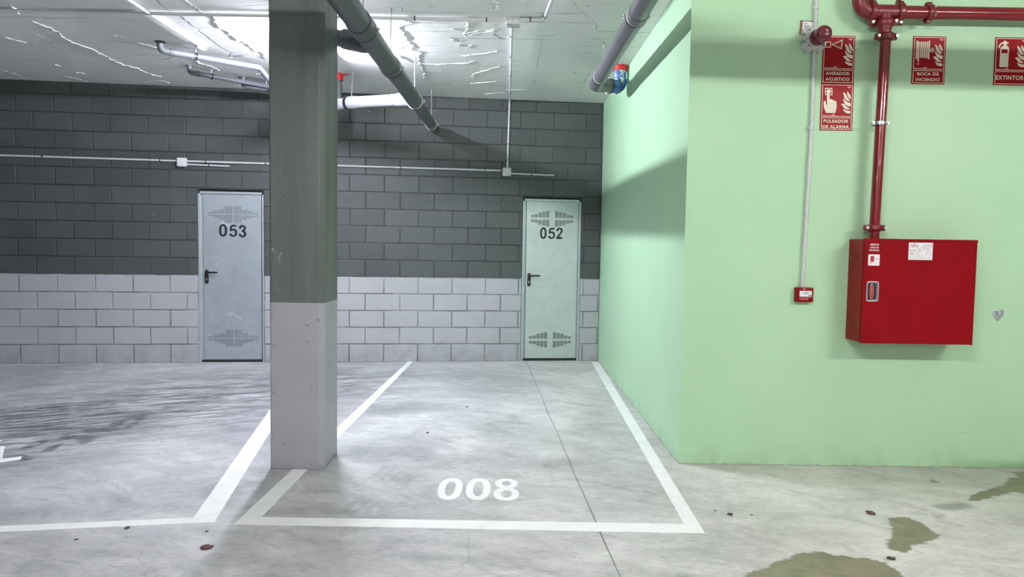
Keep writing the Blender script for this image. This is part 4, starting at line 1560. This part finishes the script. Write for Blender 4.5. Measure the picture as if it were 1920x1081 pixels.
# ------------------------------------------------------------------ red fire main
YP = 4.55
fp = thing('fire_pipe', (2.28, YP, 1.48), 'glossy red fire water pipe feeding the hose cabinet', 'pipe')
PF = lambda u, v, y=YP: hit(u, v, (0, y, 0), (0, 1, 0))
vt, vb_ = PF(1661, 69), PF(1638.5, 447)
hz = PF(1800, 25).z
tx0 = PF(1660, 25)
HX = tx0.x
vr, hr = .031, .0405
MB().cyl((vb_.x, YP, 1.4785), (vt.x, YP, vt.z + .02), vr, 28).build('vertical_pipe', M['redpipe'], fp)
MB().cyl((HX + .08, YP, hz), (6.4, YP, hz), hr, 28).build('horizontal_pipe', M['redpipe'], fp)
te = MB().cyl((HX - .095, YP, hz), (HX + .085, YP, hz), hr + .004, 28)
te.tube([(HX, YP, hz), (HX, YP, hz - .058), (HX, YP, hz - .085), (HX, YP, hz - .115)], [.044, .044, .046, .036], 28)
te.build('tee', M['redcast'], fp)
ex = PF(1612, 10).x
ep = [(ex, YP, hz + .30), (ex, YP, hz + .09)]
elp = [Vector((ex, YP, hz + .115))] + arc((ex, YP, hz + .2), (ex, YP, hz), (HX, YP, hz), .072, 10) + [Vector((ex + .1, YP, hz))]
MB().tube(elp, hr + .005, 28).build('elbow', M['redcast'], fp)
MB().cyl((ex, YP, hz + .10), (ex, YP, HC), hr, 28).build('riser', M['redpipe'], fp)


def coupling(c, axis, r, ear, parent, name='coupling'):
    """grooved coupling: ring housing with two bolted lugs along `ear`"""
    c, a, e = Vector(c), Vector(axis).normalized(), Vector(ear).normalized()
    n = a.cross(e)
    mb = MB()
    hw = .021
    mb.tube([c - a * hw, c - a * hw * .6, c + a * hw * .6, c + a * hw], [r + .006, r + .0135, r + .0135, r + .006], 28)
    R = Matrix(((e.x, n.x, a.x, c.x), (e.y, n.y, a.y, c.y), (e.z, n.z, a.z, c.z), (0, 0, 0, 1)))
    for s in (-1, 1):
        P = [(s * (r * .55), -.026), (s * (r + .018), -.019), (s * (r + .034), -.007), (s * (r + .034), .007), (s * (r + .018), .019), (s * (r * .55), .026)]
        if s < 0: P = P[::-1]
        mb.prism(P, -hw * .85, hw * .85, R)
    o = mb.build(name, M['redcast'], parent, bevel=.0025)
    for s in (-1, 1):
        q = c + e * s * (r + .021)
        b = MB().cyl(q - n * .028, q + n * .028, .0048, 10).cyl(q - n * .031, q - n * .0215, .0095, 6).cyl(q + n * .022, q + n * .031, .0095, 6)
        b.build('bolt', M['chrome'], o)
    return o


coupling((HX - .085, YP, hz), (1, 0, 0), hr + .006, (0, 0, 1), fp)
coupling((HX + .085, YP, hz), (1, 0, 0), hr + .006, (0, 0, 1), fp)
coupling((HX, YP, hz - .068), (0, 0, 1), .044, (1, -.55, 0), fp)
coupling((vt.x, YP, vt.z), (0, 0, 1), vr + .003, (1, 0, 0), fp)
coupling((PF(1639.5, 427).x, YP, PF(1639.5, 427).z), (0, 0, 1), vr + .003, (1, 0, 0), fp)
MB().tube([(HX, YP, hz - .10), (HX, YP, vt.z + .02)], .038, 24).build('reducer', M['redcast'], fp)
# pipe hanger band on the horizontal pipe
hx_ = PF(1741, 24).x
hb = MB().tube([(hx_ - .018, YP, hz), (hx_ + .018, YP, hz)], hr + .010, 28)
hb.box((hx_ - .018, YP - .012, hz - hr - .022), (hx_ + .016, YP + .02, hz - hr + .004)).box((hx_ - .018, YP - .012, hz + hr - .004), (hx_ + .016, YP + .02, hz + hr + .022))
hb.box((hx_ - .014, YP + .03, hz - .012), (hx_ + .014, YF, hz + .012))
hbo = hb.build('pipe_hanger', M['redcast'], fp, bevel=.002)
MB().cyl((hx_ + .024, YP - .030, hz - .028), (hx_ + .024, YP - .030, hz + .030), .005, 10).cyl((hx_ + .024, YP - .03, hz - .004), (hx_ + .024, YP - .03, hz + .008), .009, 6).tube([(hx_ + .024, YP - .032, hz - .022), (hx_ + .024, YP - .032, hz - .006)], [.012, .004], 10).build('bolt', M['chrome'], hbo)
# zinc clamp on the vertical pipe
cz = PF(1650, 231)
zc_ = MB().cyl((cz.x, YP, cz.z - .010), (cz.x, YP, cz.z + .010), vr + .004, 28)
zc_.cyl((cz.x, YP, cz.z), (cz.x, YF, cz.z), .006, 10)
for s in (-1, 1):
    zc_.box((cz.x + s * vr - (.0 if s > 0 else .022), YP - .004, cz.z - .009), (cz.x + s * vr + (.022 if s > 0 else 0), YP + .004, cz.z + .009))
    zc_.cyl((cz.x + s * (vr + .014), YP - .016, cz.z), (cz.x + s * (vr + .014), YP + .012, cz.z), .007, 8)
zo = zc_.build('pipe_clamp', M['chrome'], fp)
zo['label'] = 'zinc pipe clamp'
MB().cyl((cz.x, YP, cz.z - .014), (cz.x, YP, cz.z + .014), vr + .0025, 28).build('rubber_lining', M['black'], zo)

# ------------------------------------------------------------------ hose cabinet
CX0, CX1, CZ0, CZ1, CD = 2.180, 2.868, .838, 1.478, .2
hc = thing('hose_cabinet', ((CX0 + CX1) / 2, YF, CZ0), 'red steel fire hose cabinet mounted on the green wall', 'cabinet')
yfz = YF - CD
MB().box((CX0, yfz + .012, CZ0), (CX1, YF, CZ1)).build('cabinet_body', M['redcab'], hc, smooth=False, bevel=.003)
T = front(CX0, CZ0, CD)
WW, HH = CX1 - CX0, CZ1 - CZ0
dmb = MB().box((.004, -.004, -.009), (WW + .004, HH - .012, .004), T)
dmb.box((-.001, HH - .014, -.02), (WW + .008, HH + .003, .007), T)
dmb.box((WW - .003, -.006, -.014), (WW + .006, HH - .01, .006), T)
door = dmb.build('cabinet_door', M['redcab'], hc, smooth=False, bevel=.0022)
KT = Matrix(((0, 0, -1, CX0), (1, 0, 0, 0), (0, 1, 0, 0), (0, 0, 0, 1)))
for yk, zk in ((YF - .098, CZ1 - .098), (YF - .098, CZ0 + .105)):
    kb = MB()
    kb.ring(circle(yk, zk, .027, 28), circle(yk, zk, .0222, 28), -.001, .0008, KT)
    kb.build('knockout', M['dark'], hc, smooth=False)
for zk in (CZ1 - .075, CZ0 + .075):
    MB().cyl((CX0 - .0006, yfz + .03, zk), (CX0 + .001, yfz + .03, zk), .003, 8).build('rivet', M['dark'], hc, smooth=False)
zd = .004
# printed words
tm = MB()
for i, (s_, ww) in enumerate((('ABRIR EN', .055), ('CASO DE', .054), ('INCENDIO', .061))):
    m = text_mb(s_, T @ Matrix.Translation((.0605, HH - .034 - i * .0175, zd)), width=ww, height=.0105, bold=.025)
    tm.add(m.v, m.f)
tm.build('printed_text', M['white'], door, smooth=False)
# hose pictogram sticker
st = MB().prism(rrect(.026, HH - .163, .096, HH - .094, .006), zd - .001, zd + .0006, T).build('hose_sticker', M['white'], hc, smooth=False)
hp = MB().box((.040, HH - .140, zd), (.062, HH - .104, zd + .0012), T).box((.0395, HH - .154, zd), (.0425, HH - .104, zd + .0014), T)
hp.box((.062, HH - .1235, zd), (.078, HH - .1215, zd + .0012), T).ring(circle(.082, HH - .122, .005, 14), circle(.082, HH - .122, .0035, 14), zd, zd + .0012, T)
hp.build('sticker_symbol', M['redprint'], st, smooth=False)
# recessed latch
lx, ly = .060, HH - .322
lt = MB().ring(rrect(lx - .038, ly - .062, lx + .038, ly + .062, .014), rrect(lx - .031, ly - .055, lx + .031, ly + .055, .013), zd - .001, zd + .004, T)
lat = lt.build('latch', M['chrome'], hc, bevel=.001)
MB().prism(rrect(lx - .032, ly - .056, lx + .032, ly + .056, .013), zd - .001, zd + .0008, T).build('latch_recess', M['dark'], lat, smooth=False)
MB().ring(rrect(lx - .020, ly - .050, lx + .027, ly + .050, .012), rrect(lx - .018, ly - .048, lx + .0245, ly + .048, .011), zd, zd + .002, T).build('latch_rim', M['chrome'], lat, smooth=False)
MB().prism([(lx - .019, ly - .047), (lx - .004, ly - .047), (lx + .004, ly - .035), (lx + .007, ly), (lx + .004, ly + .035), (lx - .004, ly + .047), (lx - .019, ly + .047)], zd, zd + .010, T).build('latch_lever', M['lever'], lat, bevel=.002)
MB().prism(circle(lx - .002, ly - .002, .003, 12), zd, zd + .0108, T).build('latch_hole', M['dark'], lat, smooth=False)
# inspection label
lab_x0, lab_x1 = .272, .420
ly1, ly0 = HH - .018, HH - .124
lb = MB().box((lab_x0, ly0, zd - .001), (lab_x1, ly1, zd + .0006), T).build('inspection_label', M['white'], hc, smooth=False)
u = lambda x: lab_x0 + (x - 195) / 1165 * (lab_x1 - lab_x0)
v = lambda y: ly1 - (y - 130) / 825 * (ly1 - ly0)
rp1, gp1 = MB(), MB()
m = text_mb('Tugo\u00b7Smeis', T @ Matrix.Translation((u(465), v(275), zd + .0006)), width=u(665) - u(262), height=v(240) - v(310), bold=.035)
rp1.add(m.v, m.f)
rp1.box((u(262), v(352), zd), (u(665), v(336), zd + .0012), T)
for a, b, y in ((830, 940, 345), (985, 1060, 345), (1105, 1170, 345), (1205, 1280, 345), (250, 550, 512), (690, 865, 505), (1005, 1290, 515)):
    rp1.box((u(a), v(y + 9), zd), (u(b), v(y - 9), zd + .0012), T)
rp1.build('red_print', M['redprint'], lb, smooth=False)
for s_, xc, yc, w_, h_ in (('0394', 1040, 262, 290, 62), ('N\u00ba1', 722, 442, 150, 62), ('12K', 350, 645, 150, 72), ('LTT', 1100, 648, 165, 72)):
    m = text_mb(s_, T @ Matrix.Translation((u(xc), v(yc), zd + .0006)), width=u(w_) - u(0), height=v(0) - v(h_), bold=.02)
    gp1.add(m.v, m.f)
c_ = (u(1272), v(245))
gp1.prism(circle(c_[0], c_[1], .0045, 16), zd, zd + .0012, T)
gp1.prism([(u(370), v(215)), (u(430), v(178)), (u(540), v(185)), (u(510), v(235)), (u(470), v(225)), (u(450), v(350)), (u(435), v(350)), (u(450), v(215))], zd, zd + .0013, T)
for (a, b, y) in ((885, 1015, 412), (1050, 1195, 412)):
    gp1.box((u(a), v(y + 16), zd), (u(b), v(y - 16), zd + .0012), T)
for y in (605, 682, 762, 835, 910):
    for a, b in ((245, 550), (985, 1300)):
        gp1.box((u(a), v(y + 2.5), zd), (u(b), v(y - 2.5), zd + .0012), T)
for y, b in ((580, 740), (640, 770), (705, 700), (765, 900), (815, 920), (885, 930)):
    gp1.box((u(600), v(y + 6), zd), (u(b), v(y - 6), zd + .0012), T)
gp1.build('grey_print', M['greyprint'], lb, smooth=False)

# ------------------------------------------------------------------ manual call point
mc = thing('call_point', (1.892, YF, 1.075), 'small red manual fire call point at the foot of the conduit', 'alarm')
T = front(1.893, 1.119)
MB().box((-.057, -.047, 0), (.054, .047, .042), T).build('call_point_body', M['redcab'], mc, bevel=.005)
Tz = T @ Matrix.Translation((0, 0, .042))
MB().box((-.036, -.012, -.001), (.042, .025, .0012), Tz).build('press_plate', M['white'], mc, smooth=False)
bk_ = MB().prism([(-.018, .011), (-.008, .0155), (-.008, .0065)], .001, .0018, Tz).prism(circle(.003, .011, .0042, 16), .001, .0018, Tz)
bk_.prism([(.024, .011), (.014, .0155), (.014, .0065)], .001, .0018, Tz).box((.022, -.008, .001), (.038, -.002, .0017), Tz)
bk_.build('arrow_marks', M['black'], mc, smooth=False)
wm = MB().box((-.036, -.020, 0), (.036, -.0175, .0006), Tz)
m = text_mb('notifier', Tz @ Matrix.Translation((-.016, -.028, 0)), width=.036, height=.009, bold=.02)
wm.add(m.v, m.f)
wm.ring([(.005, -.033), (.018, -.033), (.018, -.024), (.0115, -.0185), (.005, -.024)], [(.0075, -.031), (.0155, -.031), (.0155, -.025), (.0115, -.0215), (.0075, -.025)], 0, .0006, Tz)
wm.ring(circle(-.013, .036, .0045, 12), circle(-.013, .036, .003, 12), 0, .0006, Tz).prism(circle(-.004, .036, .0045, 12), 0, .0006, Tz)
wm.build('small_print', M['pink'], mc, smooth=False)

# ------------------------------------------------------------------ extinguisher bracket
T = front(3.1605, 1.003)
eb = thing('extinguisher_bracket', (3.16, YF, .965), 'empty grey metal extinguisher bracket screwed to the green wall', 'bracket')
MB().prism([(-.036, .036), (-.037, .002), (-.006, -.036), (.0, -.037), (.006, -.036), (.037, .004), (.036, .036)][::-1], 0, .003, T).build('bracket_plate', M['frame'], eb, bevel=.001)
MB().box((-.011, .0, .003), (.010, .027, .018), T).box((-.011, .018, .018), (.010, .034, .022), T).build('hook', M['frame'], eb, bevel=.002)
for x in (-.024, .027):
    MB().prism(circle(x, .024, .0055, 12), .003, .005, T).build('screw', M['rod'], eb)

# ------------------------------------------------------------------ crumbs of dirt on the floor
crumbs = [((387, 1027), .022, 'largest brown dried leaf scrap on the floor in front of the bay line'),
          ((238, 990), .011, 'dark crumb of dirt lying on the left painted line'),
          ((143, 1011), .007, 'tiny dark crumb of dirt in front of the left painted line'),
          ((388, 996), .007, 'tiny crumb of dirt between the two painted corners'),
          ((1632, 962), .020, 'dark leaf scrap on the floor beside the olive damp stain'),
          ((1369, 964), .014, 'brown crumb right of the bay outline corner'),
          ((1341, 957), .006, 'speck of dirt nearest the bay outline corner'),
          ((1409, 965), .006, 'speck of dirt right of the brown crumb'),
          ((1671, 1047), .016, 'dark mud crumb between the two olive damp stains'),
          ((802, 811), .011, 'black crumb of dirt inside bay 008 near the column'),
          ((876, 763), .010, 'black speck of dirt deep inside bay 008')]
for (uv, r, label) in crumbs:
    p = fl(*uv)
    me = bpy.data.meshes.new('dirt_crumb')
    bm = bmesh.new()
    bmesh.ops.create_icosphere(bm, subdivisions=2, radius=1)
    rn = random.Random(int(uv[0]))
    for v_ in bm.verts:
        k = 1 + rn.uniform(-.3, .3)
        v_.co = Vector((v_.co.x * r * k * 1.25, v_.co.y * r * k, (v_.co.z * k * .28 + .26) * r))
        v_.co.z = max(v_.co.z, 0)
    bm.to_mesh(me)
    bm.free()
    me.materials.append(M['leaf'] if 'leaf' in label else M['dirt'])
    o = bpy.data.objects.new('dirt_crumb', me)
    COL.objects.link(o)
    o.location = (p.x, p.y, 0.0016 if 'lying on the left' in label else 0)
    o.rotation_euler = (0, 0, rn.uniform(0, 3))
    tag(o, label, 'debris', 'crumbs of dirt on the floor')
